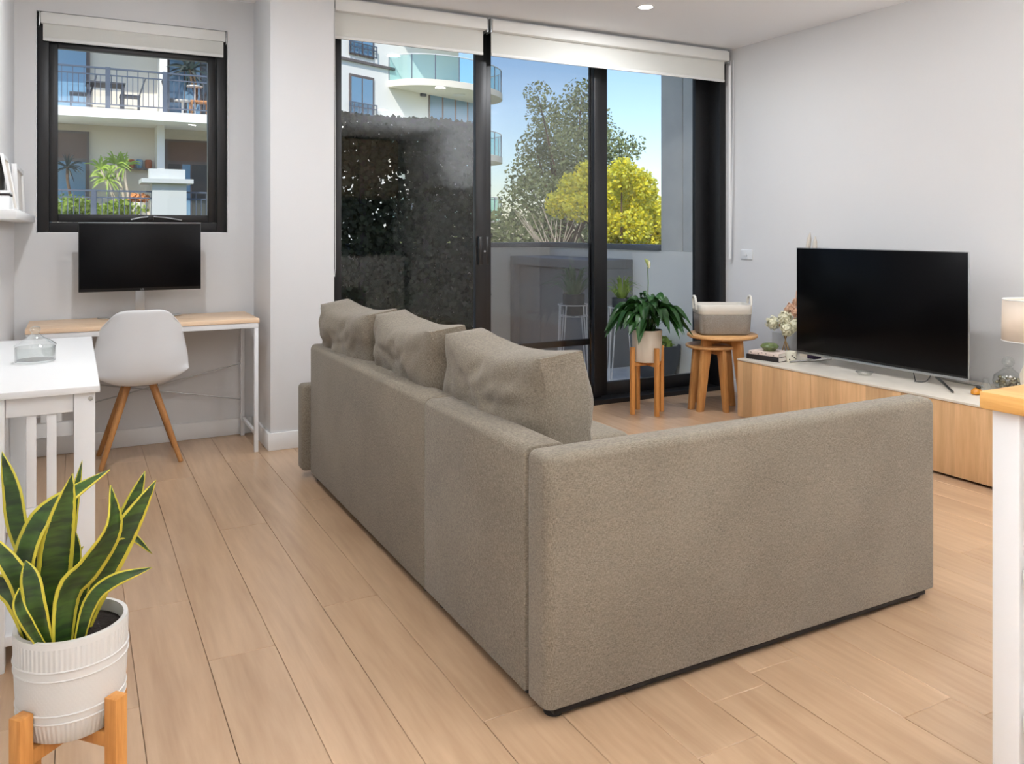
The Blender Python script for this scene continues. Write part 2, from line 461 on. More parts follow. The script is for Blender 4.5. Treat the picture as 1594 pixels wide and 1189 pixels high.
def finish(o, parent=None, label=None, cat=None, group=None, kind=None):
    if parent is not None:
        o.parent = parent
        o.matrix_parent_inverse = Matrix.Translation(-WL[parent.name])
    if label: o['label'] = label
    if cat: o['category'] = cat
    if group: o['group'] = group
    if kind: o['kind'] = kind
    return o
def mesh_obj(name, verts, faces, m, parent=None, smooth=False, uv=None, bevel=0, seg=2, label=None, cat=None, group=None, kind=None, solid=0, sub=0, fix=True):
    me = bpy.data.meshes.new(name)
    xs = [p[0] for p in verts]; ys = [p[1] for p in verts]; zs = [p[2] for p in verts]
    c = Vector(((min(xs) + max(xs)) / 2, (min(ys) + max(ys)) / 2, min(zs)))
    me.from_pydata([(p[0] - c.x, p[1] - c.y, p[2] - c.z) for p in verts], [], faces)
    if uv:
        l = me.uv_layers.new(name='UVMap')
        for poly in me.polygons:
            for li in poly.loop_indices: l.data[li].uv = uv[me.loops[li].vertex_index]
    if bevel or fix:
        bm = bmesh.new(); bm.from_mesh(me)
        if fix: bmesh.ops.recalc_face_normals(bm, faces=bm.faces)
        if bevel:
            es = [e for e in bm.edges if len(e.link_faces) == 2 and e.calc_face_angle(0) > .5]
            bmesh.ops.bevel(bm, geom=es, offset=bevel, segments=seg, profile=.5, affect='EDGES', clamp_overlap=True)
        bm.to_mesh(me); bm.free()
    me.materials.append(MATS[m] if isinstance(m, str) else m)
    if smooth or bevel:
        for p in me.polygons: p.use_smooth = True
        if not smooth:
            try: me.set_sharp_from_angle(angle=math.radians(38))
            except Exception: pass
        elif smooth != 'all':
            try: me.set_sharp_from_angle(angle=math.radians(55))
            except Exception: pass
    o = bpy.data.objects.new(name, me); C.objects.link(o)
    o.location = c; WL[o.name] = c.copy()
    if solid:
        md = o.modifiers.new('solid', 'SOLIDIFY'); md.thickness = solid; md.offset = 0
    if sub:
        md = o.modifiers.new('sub', 'SUBSURF'); md.levels = sub; md.render_levels = sub
    return finish(o, parent, label, cat, group, kind)
def mk(name, mb, m, parent=None, **k):
    return mesh_obj(name, mb.v, mb.f, m, parent, uv=mb.uv, **k)
def bx(name, x0, x1, y0, y1, z0, z1, m, parent=None, bevel=.003, **k):
    return mk(name, MB().box(x0, x1, y0, y1, z0, z1), m, parent, bevel=bevel, **k)
def thing(name, label, cat, base, group=None):
    o = bpy.data.objects.new(name, None); C.objects.link(o)
    o.empty_display_size = .1
    o.location = base; WL[o.name] = Vector(base)
    return finish(o, None, label, cat, group)
def struct(name, mb, m, **k):
    return mk(name, mb, m, kind='structure', **k)
def dup(root, loc=None, rotz=None, label=None, group=None):
    r = root.copy(); C.objects.link(r); WL[r.name] = WL[root.name].copy()
    if loc is not None: r.location = loc
    if rotz is not None: r.rotation_euler = (0, 0, rotz)
    if label: r['label'] = label
    if group: r['group'] = group
    for ch in list(root.children):
        c = ch.copy(); C.objects.link(c); c.parent = r
        for g in list(ch.children):
            d = g.copy(); C.objects.link(d); d.parent = c
    return r
def catmull(pts, n):
    pts = [Vector(p) for p in pts]
    P = [pts[0] * 2 - pts[1]] + pts + [pts[-1] * 2 - pts[-2]]
    out = []; segs = len(pts) - 1
    for i in range(n + 1):
        t = i / n * segs; k = min(int(t), segs - 1); f = t - k
        a, b, c, d = P[k:k + 4]
        out.append(.5 * ((2 * b) + (c - a) * f + (2 * a - 5 * b + 4 * c - d) * f * f + (3 * b - a - 3 * c + d) * f ** 3))
    return out
def leaf_blade(pts, width, nrm, n=12, fold=.15, twist=0.0, prof=None, across=4):
    """verts, faces, uv of one blade along pts, facing nrm"""
    P = catmull(pts, n); V = []; F = []; U = []
    nrm = Vector(nrm).normalized()
    for i, p in enumerate(P):
        t = (P[min(i + 1, n)] - P[max(i - 1, 0)]).normalized()
        s = t.cross(nrm)
        if s.length < 1e-4: s = Vector((1, 0, 0))
        s.normalize(); nn = s.cross(t).normalized()
        if twist:
            q = Matrix.Rotation(twist * i / n, 3, t); s = q @ s; nn = q @ nn
        f = i / n
        w = width * (prof(f) if prof else math.sin(PI * min(1, f * .97 + .03)) ** .8)
        for k in range(across + 1):
            u = k / across; e = 2 * u - 1
            V.append(p + s * (e * w / 2) + nn * (fold * w * (abs(e) - .5)))
            U.append((u, f))
    for i in range(n):
        for k in range(across):
            a = i * (across + 1) + k
            F.append((a, a + 1, a + across + 2, a + across + 1))
    return V, F, U
def leaf_cloud(blobs, n, size, aspect=1.6, jitter=None):
    """loose leaves filling ellipsoidal blobs: (centre, radii)"""
    V = []; F = []
    wts = [b[1][0] * b[1][1] * b[1][2] for b in blobs]
    for c, r in random.choices(blobs, wts, k=n):
        d = Vector((random.gauss(0, 1), random.gauss(0, 1), random.gauss(0, 1))).normalized() * random.random() ** .38
        p = Vector((c[0] + d.x * r[0], c[1] + d.y * r[1], c[2] + d.z * r[2]))
        a = Vector((random.gauss(0, 1), random.gauss(0, 1), random.gauss(0, .8))).normalized()
        b = a.cross(Vector((random.gauss(0, 1), random.gauss(0, 1), random.gauss(0, 1)))).normalized()
        s = size * random.uniform(.6, 1.3); l = s * aspect
        o = len(V)
        V += [p - a * l / 2, p + b * s / 2, p + a * l / 2, p - b * s / 2]
        F.append((o, o + 1, o + 2, o + 3))
    return V, F
def pillow(name, size, bulge, m, parent=None, wrinkle=.006, seed=0, cuts=14, sag=0.0, round_=.25, **k):
    """box cushion (Y width, X thickness, Z height) around the origin base; returns object"""
    w, t, h = size
    V = []; F = []; idx = {}
    def put(u, v, s):
        # u across, v up in -1..1 ; s side -1/1 of thickness
        rx = 1 - abs(u) ** 8 * .045 + (abs(u) ** 3) * .02; rz = 1 - abs(v) ** 8 * .03
        prof = (1 - abs(u) ** 3.2) ** .55 * (1 - abs(v) ** 3.0) ** .55
        th = t / 2 * (round_ + (1 - round_) * prof)
        y = u * w / 2 * rz; z = h / 2 + v * h / 2 * rx
        if v > 0: z -= sag * (1 - u * u) * v
        q = noise.noise(Vector((u * 2.1 + seed * 3.7, v * 2.4, s * 1.3 + seed))) * wrinkle * 2 + noise.noise(Vector((u * 7 + seed, v * 5, s))) * wrinkle
        return Vector((s * (th + q * (0.3 + prof)), y, z))
    n = cuts
    for s in (-1, 1):
        for j in range(n + 1):
            for i in range(n + 1):
                idx[(s, i, j)] = len(V); V.append(put(2 * i / n - 1, 2 * j / n - 1, s))
    for s in (-1, 1):
        for j in range(n):
            for i in range(n):
                f = (idx[(s, i, j)], idx[(s, i + 1, j)], idx[(s, i + 1, j + 1)], idx[(s, i, j + 1)])
                F.append(f if s > 0 else f[::-1])
    ring = [(i, 0) for i in range(n)] + [(n, j) for j in range(n)] + [(n - i, n) for i in range(n)] + [(0, n - j) for j in range(n)]
    for a in range(len(ring)):
        p, q = ring[a], ring[(a + 1) % len(ring)]
        F.append((idx[(-1,) + p], idx[(-1,) + q], idx[(1,) + q], idx[(1,) + p]))
    return V, F

# ================================================================== ROOM
XL, XR, YB, YD, ZC = -0.28, 4.40, 5.09, 4.78, 2.59
YF = -2.3
# floor: planks laid along Y, rows and butt joints as in the photograph
floor = struct('floor', MB().box(-1.7, 4.5, YF - .1, 5.15, -.10, -.013), 'subfloor')
PWID, PLEN = 0.187, 1.86
known = {0: 2.88, 1: 2.446, 2: 3.488, 3: 2.622, 4: 1.822, 6: 1.46, 8: 1.673, 9: 1.338}
rp = random.Random(3)
for k in range(-10, 23):
    x0 = 0.148 + PWID * k; x1 = x0 + PWID
    lo, hi = max(x0, -1.6), min(x1, XR)
    if hi - lo < .01: continue
    j = known.get(k, rp.uniform(0, PLEN))
    ys = sorted([j + PLEN * q for q in range(-5, 6)])
    for a, b in zip(ys[:-1], ys[1:]):
        y0, y1 = max(a, YF), min(b, 5.09 if x0 < .95 else 4.76)
        if x1 <= XL + .001: y1 = min(y1, .55)
        if y1 - y0 < .03: continue
        g = .0005
        bx('plank', lo + g, hi - g, y0 + g, y1 - g, -.013, 0, 'oak_floor', floor, bevel=.0012, seg=1)

# walls
HX0, HX1, HZ0, HZ1 = -.177, .806, 1.205, 2.403          # window opening
w = MB(); w.box(-.42, HX0, YB, YB + .2, 0, 2.75); w.box(HX1, 1.0, YB, YB + .2, 0, 2.75)
w.box(HX0, HX1, YB, YB + .2, 0, HZ0); w.box(HX0, HX1, YB, YB + .2, HZ1, 2.75)
struct('wall_back', w, 'wall_paint')
struct('wall_pier', MB().box(.959, 1.318, 4.619, YB + .2, 0, 2.75), 'wall_paint', bevel=.004)
struct('wall_header', MB().box(1.318, 4.6, 4.72, 4.95, 2.552, 2.75), 'wall_paint')
struct('wall_right', MB().box(XR, XR + .16, YF - .1, 4.95, 0, 2.75), 'wall_paint')
struct('wall_left', MB().box(XL - .14, XL, .55, YB + .2, 0, 2.75), 'wall_paint')
w = MB().box(-1.74, -1.6, YF - .1, .55, 0, 2.75); w.box(-1.74, XL - .14, .55, .69, 0, 2.75)
struct('wall_kitchen', w, 'wall_paint')
struct('wall_front', MB().box(-1.74, XR + .16, YF - .24, YF - .1, 0, 2.75), 'wall_paint')
struct('ceiling', MB().box(-1.74, XR + .16, YF - .24, YB + .2, ZC, 2.75), 'ceiling_paint')
# skirting
def skirting(name, x0, x1, y0, y1):
    struct(name, MB().box(x0, x1, y0, y1, 0, .096), 'trim_white', bevel=.003)
skirting('baseboard_back', XL, .944, YB - .014, YB)
skirting('baseboard_return', .944, .959, 4.6195, YB)
skirting('baseboard_pier', .944, 1.318, 4.604, 4.619)
skirting('baseboard_left', XL, XL + .014, .55, YB - .014)
skirting('baseboard_right', XR - .014, XR, YF - .1, 4.72)

# ------------------------------------------------------------------ window_1 over the desk
def frame_rect(x0, x1, y0, y1, z0, z1, w_):
    m = MB()
    m.box(x0, x0 + w_, y0, y1, z0, z1); m.box(x1 - w_, x1, y0, y1, z0, z1)
    m.box(x0 + w_, x1 - w_, y0, y1, z0, z0 + w_); m.box(x0 + w_, x1 - w_, y0, y1, z1 - w_, z1)
    return m
win = struct('window_1', frame_rect(HX0 + .003, HX1 - .003, YB + .012, YB + .10, HZ0 + .002, HZ1 - .085, .055).box(HX0 + .003, HX1 - .003, YB + .016, YB + .10, HZ1 - .084, HZ1), 'black_aluminium', bevel=.003)
mk('sash', frame_rect(HX0 + .056, HX1 - .062, YB + .028, YB + .075, HZ0 + .058, HZ1 - .141, .044), 'black_aluminium', win, bevel=.003)
bx('pane', HX0 + .095, HX1 - .1, YB + .05, YB + .054, HZ0 + .098, HZ1 - .18, 'window_glass', win, bevel=0)
# reveal lining so the white plaster edge shows round the frame
# window blind
def blind(name, label, x0, x1, y, ztop, zfas, zbot, fascia_d=.075, fabric_off=.045, chain=None):
    t = thing(name, label, 'blind', ((x0 + x1) / 2, y, zbot), 'roller blinds')
    bx('fascia', x0, x1, y, y + fascia_d, zfas, ztop, 'blind_rail', t, bevel=.008)
    bx('fabric', x0 + .012, x1 - .012, y + fabric_off, y + fabric_off + .0015, zbot + .018, zfas + .004, 'blind_fabric', t, bevel=0)
    bx('bottom_rail', x0 + .012, x1 - .012, y + fabric_off - .006, y + fabric_off + .008, zbot, zbot + .02, 'blind_rail', t, bevel=.004)
    for xe in (x0 - .008, x1 + .002):
        bx('bracket', xe, xe + .006, y + .008, y + fascia_d + .004, zfas - .012, ztop + .006, 'silver', t, bevel=.001)
    return t
b = blind('roller_blind', 'short white roller blind pulled up above the desk window', HX0 + .018, HX1 - .012, YB - .018, 2.398, 2.335, 2.243, .03, .012)
mk('chain', MB().tube([(HX1 + .004, YB - .012, 2.30), (HX1 + .006, YB - .012, 1.9), (HX1 + .004, YB - .01, 1.40)], .0022, 6), 'trim_white', b)

# ------------------------------------------------------------------ sliding door
DX0, DX1, DZ1 = 1.322, 4.392, 2.55
door = struct('door_1', MB().box(DX0, DX0 + .035, 4.735, 4.93, 0, DZ1).box(DX1 - .06, DX1, 4.735, 4.93, 0, DZ1).box(DX0, DX1, 4.735, 4.93, 2.515, DZ1).box(DX0, DX1, 4.735, 4.93, -.10, .032), 'black_aluminium', bevel=.003)
def panel(x0, x1, sl, sr, y0):
    d = .036
    f = MB(); f.box(x0, x0 + sl, y0, y0 + d, .034, 2.515); f.box(x1 - sr, x1, y0, y0 + d, .034, 2.515)
    f.box(x0 + sl, x1 - sr, y0, y0 + d, .034, .126); f.box(x0 + sl, x1 - sr, y0, y0 + d, 2.45, 2.515)
    p = mk('sliding_panel', f, 'black_aluminium', door, bevel=.003)
    bx('pane', x0 + sl, x1 - sr, y0 + .016, y0 + .021, .126, 2.45, 'window_glass', p, bevel=0)
    return p
p1 = panel(DX0 + .036, 2.366, .046, .078, 4.765)
p2 = panel(2.33, 3.30, .092, .062, 4.808)
p3 = panel(3.262, 4.33, .116, .135, 4.851)
# pull handle and lock on the meeting stile
hz0, hz1 = onY(755, 412, 4.76).z, onY(755, 368, 4.76).z
bx('handle', 2.30, 2.33, 4.742, 4.7655, hz0, hz1, 'bezel_black', p1, bevel=.004)
mk('lock', MB().tube([(2.352, 4.758, onY(763, 391, 4.76).z), (2.352, 4.766, onY(763, 391, 4.76).z)], .006, 12), 'silver', p1)
bx('pull', 2.376, 2.40, 4.79, 4.8085, hz0, hz1, 'bezel_black', p2, bevel=.004)
# insect screen door running on the outer track behind the middle pane
ys = 4.898
scr = thing('insect_screen', 'black framed insect screen with a mid rail behind the middle door pane', 'screen door', (2.9, ys, .034))
x0, x1 = 2.37, 3.31
zr = onY(850, 537, ys).z
mk('frame', MB().box(x0, x0 + .06, ys, ys + .022, .034, 2.514).box(x1 - .05, x1, ys, ys + .022, .034, 2.514).box(x0 + .06, x1 - .05, ys, ys + .022, .034, .10).box(x0 + .06, x1 - .05, ys, ys + .022, 2.46, 2.514), 'black_aluminium', scr, bevel=.002)
bx('mid_rail', x0 + .06, x1 - .05, ys, ys + .022, zr - .022, zr + .022, 'black_aluminium', scr, bevel=.002)
bx('kick_panel', x0 + .06, x0 + .235, ys + .004, ys + .018, .10, zr - .022, 'black_aluminium', scr, bevel=.001)
bx('mesh', x0 + .06, x1 - .05, ys + .010, ys + .0115, .10, 2.46, 'fly_mesh', scr, bevel=0)
# blinds over the door
YBL = 4.648
b = blind('roller_blind', 'wide white roller blind over the left third of the sliding door', 1.332, 2.318, YBL, 2.566, 2.492, 2.338)
mk('chain', MB().tube([(1.322, YBL + .01, 2.52), (1.321, YBL + .012, 1.8), (1.323, YBL + .012, .98), (1.329, YBL + .004, .95), (1.333, YBL, 1.0), (1.331, YBL - .002, 1.8), (1.328, YBL, 2.5)], .0022, 6), 'trim_white', b)
b = blind('roller_blind', 'long white roller blind over the right two thirds of the sliding door', 2.352, 4.352, YBL, 2.566, 2.492, 2.338)
mk('chain', MB().tube([(4.372, YBL + .01, 2.5), (4.378, YBL + .01, 1.8), (4.374, YBL + .01, 1.06), (4.366, YBL, 1.01), (4.36, YBL - .006, 1.06), (4.374, YBL - .01, 1.8), (4.384, YBL - .004, 2.5)], .0025, 6), 'trim_white', b)
mk('cord_guide', MB().tube([(4.371, YBL + .02, 1.0), (4.371, YBL + .02, 2.46)], .009, 8), 'trim_white', b, smooth=True)

# light switch on the right wall
sp = onX(1163, 396, XR)
sw = thing('wall_switch', 'white square light switch on the wall beside the sliding door', 'switch', (XR, sp.y, sp.z - .04))
bx('plate', XR - .009, XR, sp.y - .058, sp.y + .058, sp.z - .037, sp.z + .037, 'plastic_white', sw, bevel=.004)
mk('button', MB().tube([(XR - .013, sp.y, sp.z), (XR - .008, sp.y, sp.z)], .012, 20), 'trim_white', sw, smooth=True)

# ------------------------------------------------------------------ ceiling downlights (the room's lamps)
dl = [(3.09, 4.03, 3.4), (2.2, 3.5, 1.3), (3.09, 2.35, 1.1), (1.4, 2.5, 1.6), (3.09, .7, .15), (1.35, .7, .15), (3.1, -1.0, .6), (1.35, -1.0, .6), (.25, 3.5, 3.1), (-.4, -.6, .4)]
for i, (x, y, wgt) in enumerate(dl):
    lab = 'round recessed downlight in the ceiling above the sliding door' if i == 0 else 'round recessed downlight in the ceiling out of view'
    t = thing('downlight', lab, 'light', (x, y, ZC), 'ceiling downlights')
    prof = [(.044, -.004), (.052, -.006), (.058, -.003), (.058, 0)]
    mk('trim_ring', MB().lathe((x, y, ZC), prof, 32, False), 'trim_white', t, smooth=True)
    mk('diffuser', MB().lathe((x, y, ZC), [(.001, -.004), (.044, -.004)], 32, False), 'lamp_glow', t)
    li = bpy.data.lights.new('downlight_lamp', 'AREA'); li.shape = 'DISK'; li.size = .10
    li.energy = DOWNLIGHT_W * wgt; li.color = DOWNLIGHT_COL
    lo = bpy.data.objects.new('downlight_lamp', li); C.objects.link(lo)
    lo.parent = t; lo.location = (0, 0, -.009)

# unseen uplighters, added to brighten the ceiling and bounce light into the room
for x, y, pw_, lab in ((4.0, .1, .5, 'added unseen uplighter brightening the ceiling by the right wall'), (-.75, .15, 1.0, 'added unseen uplighter brightening the ceiling in the kitchen corner')):
    t = thing('added_uplighter', lab, 'lamp', (x, y, 0), 'added unseen uplighters')
    mk('base', MB().lathe((x, y, 0), [(.13, 0), (.135, .008), (.13, .02), (.02, .03)], 32), 'trim_white', t, smooth=True)
    mk('pole', MB().tube([(x, y, .031), (x, y, 1.66)], .011, 12), 'trim_white', t, smooth=True)
    mk('bowl', MB().lathe((x, y, 1.661), [(.02, 0), (.10, .03), (.17, .09), (.165, .09), (.09, .036), (.001, .03)], 36, False), 'trim_white', t, smooth=True)
    li = bpy.data.lights.new('added_fill_lamp', 'AREA'); li.shape = 'DISK'; li.size = .26; li.energy = FILL_UPLIGHT_W * pw_; li.color = DOWNLIGHT_COL
    lo = bpy.data.objects.new('added_fill_lamp', li); C.objects.link(lo); lo.parent = t; lo.location = (0, 0, 1.752); lo.rotation_euler = (PI, 0, 0)
# ------------------------------------------------------------------ kitchen end of the room (seen mirrored in the door glass)
kt = thing('kitchen_wall_units', 'warm pale kitchen wall cupboards behind the camera', 'cupboards', (2.9, YF, 1.68))
for i in range(5):
    x = 1.2 + i * .62
    bx('body', x, x + .61, YF - .06, YF + .24, 1.68, 2.56, 'kitchen_warm', kt, bevel=.002)
    bx('cupboard_door', x + .003, x + .607, YF + .241, YF + .259, 1.69, 2.55, 'kitchen_warm', kt, bevel=.002)
kb = thing('kitchen_base_units', 'white kitchen base cupboards along the rear wall', 'cupboards', (2.9, YF + .2, 0))
for i in range(5):
    x = 1.2 + i * .62
    bx('body', x, x + .61, YF - .06, YF + .48, 0, .86, 'kitchen_white', kb, bevel=.002)
    bx('cupboard_door', x + .003, x + .607, YF + .481, YF + .499, .1, .85, 'kitchen_dark' if i in (1,) else 'kitchen_white', kb, bevel=.002)
bx('kitchen_worktop', 1.18, 4.32, YF - .06, YF + .52, .862, .90, 'kitchen_dark', label='dark kitchen worktop on white base cupboards', cat='worktop')
bx('kitchen_splashback', 1.18, 4.32, YF - .06, YF - .04, .902, 1.678, 'kitchen_dark', label='dark splashback panel under the warm wall cupboards', cat='splashback')

# ================================================================== SOFA
SX0, SX1, SY0, SY1, ST, SB, TH = 1.021, 2.527, 1.727, 4.01, .662, .034, .126
sofa = thing('corner_sofa', 'grey beige woven fabric corner sofa with its back to the viewer', 'sofa', (1.7, 2.8, 0))
def padded(name, x0, x1, y0, y1, z0, z1, axis, round_ends=()):
    """upholstered slab: soft long top edges, tight seams, optionally softened vertical corners"""
    m = MB().box(x0, x1, y0, y1, z0, z1)
    bm = bmesh.new()
    vs_ = [bm.verts.new(v) for v in m.v]
    for f in m.f: bm.faces.new([vs_[i] for i in f])
    bm.normal_update()
    def sel(fn): return [e for e in bm.edges if fn(e.verts[0].co, e.verts[1].co)]
    soft = sel(lambda a, b: min(a.z, b.z) > z1 - .001 and abs(a[axis] - b[axis]) > .05)
    for end in round_ends:
        soft += sel(lambda a, b: abs(a[axis] - end) < .001 and abs(b[axis] - end) < .001 and max(a.z, b.z) > z1 - .001)
    bmesh.ops.bevel(bm, geom=list(set(soft)), offset=.026, segments=6, profile=.5, affect='EDGES', clamp_overlap=True)
    bm.normal_update()
    sharp = [e for e in bm.edges if len(e.link_faces) == 2 and e.calc_face_angle(0) > 1.2]
    bmesh.ops.bevel(bm, geom=sharp, offset=.004, segments=2, profile=.5, affect='EDGES', clamp_overlap=True)
    bm.verts.index_update()
    V = [v.co.copy() for v in bm.verts]; F = [tuple(v.index for v in f.verts) for f in bm.faces]; bm.free()
    return mesh_obj(name, V, F, 'sofa_fabric', sofa, smooth=True)
padded('back_panel', SX0, SX0 + TH, 2.519, SY1, SB, ST, 1, (SY1,))
padded('back_panel', SX0 - .001, SX0 + TH, SY0 + .1085, 2.5165, SB, ST, 1)
padded('end_back_panel', SX0, SX1, SY0, SY0 + .1065, SB, ST, 0, (SX0, SX1))
bx('arm', .985, 1.93, SY1 + .002, SY1 + .10, SB, .458, 'sofa_fabric', sofa, bevel=.022, seg=4)
bx('seat_base', SX0 + TH - .02, 1.89, SY0 + .09, SY1, SB + .01, .30, 'sofa_fabric', sofa, bevel=.015)
bx('seat_base', 1.892, SX1, SY0 + .09, 2.51, SB + .01, .30, 'sofa_fabric', sofa, bevel=.015)
def seat(x0, x1, y0, y1):
    bx('seat_cushion', x0, x1, y0, y1, .302, .435, 'sofa_fabric', sofa, bevel=.035, seg=4)
seat(SX0 + TH, 1.915, 3.30, SY1); seat(SX0 + TH, 1.915, 2.575, 3.295); seat(SX0 + TH, 1.915, SY0 + .107, 2.57); seat(1.92, SX1, SY0 + .107, 2.53)
bx('underside_shade', SX0 + .03, SX1 - .04, SY0 + .012, SY0 + .12, .014, SB + .012, 'dark_rubber', sofa, bevel=.002)  # dark bottom cloth, set low and near flush to include the gap's shadow
bx('underside_shade', SX0 + .014, SX0 + .12, SY0 + .121, SY1 - .02, .018, SB + .012, 'dark_rubber', sofa, bevel=.002)
for (x, y) in ((SX0 + .05, SY0 + .05), (SX1 - .06, SY0 + .05), (SX0 + .05, 2.44), (SX0 + .05, 2.58), (SX0 + .05, SY1 - .05), (1.84, SY1 - .05), (SX1 - .06, 2.45), (1.84, 2.45)):
    mk('foot', MB().lathe((x, y, 0), [(.024, 0), (.028, .012), (.028, SB + .012)], 20), 'dark_rubber', sofa, smooth=True)
# loose back cushions
def cushion(label, cx, cy, w_, t_, h_, yaw, tilt, seed, sag):
    V, F = pillow('back_cushion', (w_, t_, h_), 0, None, seed=seed, sag=sag, round_=.56, wrinkle=.010, cuts=30)
    M = Matrix.Translation((cx, cy, .436)) @ Matrix.Rotation(yaw, 4, 'Z') @ Matrix.Rotation(tilt, 4, 'Y')
    V = [M @ v for v in V]
    z0 = min(v.z for v in V); V = [v + Vector((0, 0, .437 - z0)) for v in V]
    o = mesh_obj('back_cushion', V, F, 'sofa_fabric', smooth=True, label=label, cat='cushion', group='loose back cushions on the sofa')
    return o
cushion('loose grey back cushion nearest the viewer, at the corner of the sofa', 1.265, 2.315, .66, .25, .425, .02, -.10, 1, .035)
cushion('middle one of three grey back cushions lying along the sofa', 1.245, 3.01, .68, .24, .43, -.03, -.14, 2, .03)
cushion('farthest grey back cushion on the sofa, beside the pier wall', 1.215, 3.66, .64, .24, .43, .05, -.16, 3, .03)

# ================================================================== DESK CORNER
desk = thing('desk', 'narrow desk with pale wooden top and thin white metal legs under the window', 'desk', (.34, 4.84, 0))
DT = .735
bx('desktop', -.21, .90, 4.615, 5.06, DT - .024, DT, 'desk_birch', desk, bevel=.003)
mk('top_frame', MB().box(-.205, .895, 4.62, 4.64, DT - .052, DT - .0245).box(-.205, .895, 5.035, 5.055, DT - .052, DT - .0245).box(-.205, -.185, 4.64, 5.035, DT - .052, DT - .0245).box(.875, .895, 4.64, 5.035, DT - .052, DT - .0245), 'metal_white', desk, bevel=.001)
for x in (-.205, .873):
    for y in (4.62, 5.033):
        bx('leg', x, x + .022, y, y + .022, 0, DT - .0525, 'metal_white', desk, bevel=.002)
    bx('side_rail', x + .003, x + .019, 4.643, 5.032, .095, .113, 'metal_white', desk, bevel=.002)
zh, zl = onY(378, 565, 5.045).z, onY(378, 621, 5.045).z
mk('brace', MB().tube([(.875, 5.046, zh), (-.19, 5.046, zl)], .004, 8), 'silver', desk, smooth=True)
mk('brace', MB().tube([(.875, 5.052, zl), (-.19, 5.052, zh)], .004, 8), 'silver', desk, smooth=True)

mon = thing('monitor', 'black widescreen monitor on a silver stand on the desk', 'monitor', (.327, 4.93, DT))
MZ0, MZ1 = .888, 1.257
mk('housing', MB().box(.021, .633, 4.903, 4.918, MZ0, MZ1).box(.12, .53, 4.918, 4.945, MZ0 + .05, MZ1 - .08), 'bezel_black', mon, bevel=.003)
bx('screen', .025, .629, 4.9005, 4.9032, MZ0 + .016, MZ1 - .004, 'screen_black', mon, bevel=.0008)
bx('top_edge', .021, .633, 4.903, 4.918, MZ1 + .0005, MZ1 + .004, 'silver', mon, bevel=.001)
bx('stand_pole', .297, .345, 4.93, 4.945, DT + .012, MZ0 + .1, 'silver', mon, bevel=.004)
arc = [(.327 + math.sin(a) * .21, 4.99 - math.cos(a) * .06, DT + .006) for a in [i / 12 * PI - PI / 2 for i in range(13)]]
mk('stand_base', MB().tube(arc, .006, 8).box(.29, .352, 4.925, 4.955, DT + .001, DT + .013), 'silver', mon, smooth=True)
def text_mark(name, s, loc, size, m, parent, rot=(PI / 2, 0, 0)):
    cu = bpy.data.curves.new(name, 'FONT'); cu.body = s; cu.size = size; cu.align_x = 'CENTER'; cu.extrude = .0002
    o = bpy.data.objects.new(name, cu); C.objects.link(o)
    o.rotation_euler = rot; o.location = loc
    bpy.context.view_layer.update()
    me = bpy.data.meshes.new_from_object(o.evaluated_get(bpy.context.evaluated_depsgraph_get()))
    M = o.matrix_world.copy(); bpy.data.objects.remove(o); bpy.data.curves.remove(cu)
    V = [M @ v.co for v in me.vertices]; F = [tuple(p.vertices) for p in me.polygons]
    bpy.data.meshes.remove(me)
    return mesh_obj(name, V, F, m, parent, fix=False)
text_mark('badge', 'LG', (.33, 4.9000, MZ0 + .004), .014, 'silver', mon)
# slim silver aerial lying on the window sash above the monitor
ax = thing('indoor_aerial', 'thin silver V shaped aerial on the window ledge above the monitor', 'aerial', (.40, YB + .02, 1.262))
c0 = onY(235, 337, YB + .018); a0 = onY(204, 342, YB + .018); a1 = onY(283, 343, YB + .018)
mk('arm', MB().tube([c0, (c0 + a0) / 2 + Vector((0, 0, .004)), a0], .004, 8), 'silver', ax, smooth=True)
mk('arm', MB().tube([c0, (c0 + a1) / 2 + Vector((0, 0, .004)), a1], .004, 8), 'silver', ax, smooth=True)
bx('hub', c0.x - .014, c0.x + .014, YB + .006, YB + .026, a0.z - .004, c0.z + .005, 'bezel_black', ax, bevel=.003)

# chair pushed under the desk, its back to the viewer
CHX, CHY = .308, 4.785
ch = thing('desk_chair', 'white moulded shell chair on splayed wooden legs pushed under the desk', 'chair', (CHX, CHY, 0))
cl = catmull([(0, .20, .455), (0, .13, .462), (0, .0, .425), (0, -.12, .412), (0, -.185, .45), (0, -.215, .55), (0, -.235, .68), (0, -.262, .815)], 28)
def shell(u, v):
    i = v * 28; k = min(int(i), 27); f = i - k
    p = cl[k].lerp(cl[k + 1], f)
    hw = [.165, .20, .217, .226, .236, .232, .205, .168][min(7, int(v * 7))]
    hw2 = [.165, .20, .217, .226, .236, .232, .205, .168][min(7, int(v * 7) + 1)]
    hw = hw + (hw2 - hw) * (v * 7 - int(v * 7))
    e = 2 * u - 1
    bk = min(1, max(0, (v - .42) / .25))            # 0 seat, 1 back
    rise = abs(e) ** 2.6
    side = math.copysign(abs(e) ** .92, e)
    z = p.z + rise * (.095 * (1 - bk) + .0 * bk)
    y = p.y + rise * (.10 * bk) * (1 - max(0, v - .8) * 2.2)
    if v > .86: z -= ((v - .86) / .14) ** 2 * (abs(e) ** 3.2) * .075 - ((v - .86) / .14) * .012 * (abs(e) ** 2) * (1 - abs(e) ** 3) * 3
    if v < .12: y -= ((.12 - v) / .12) ** 2 * abs(e) ** 3 * .04
    return Vector((CHX + side * hw, CHY + y, z))
mk('shell', MB().grid(shell, 18, 30), 'plastic_white', ch, smooth='all', solid=.009, sub=1)
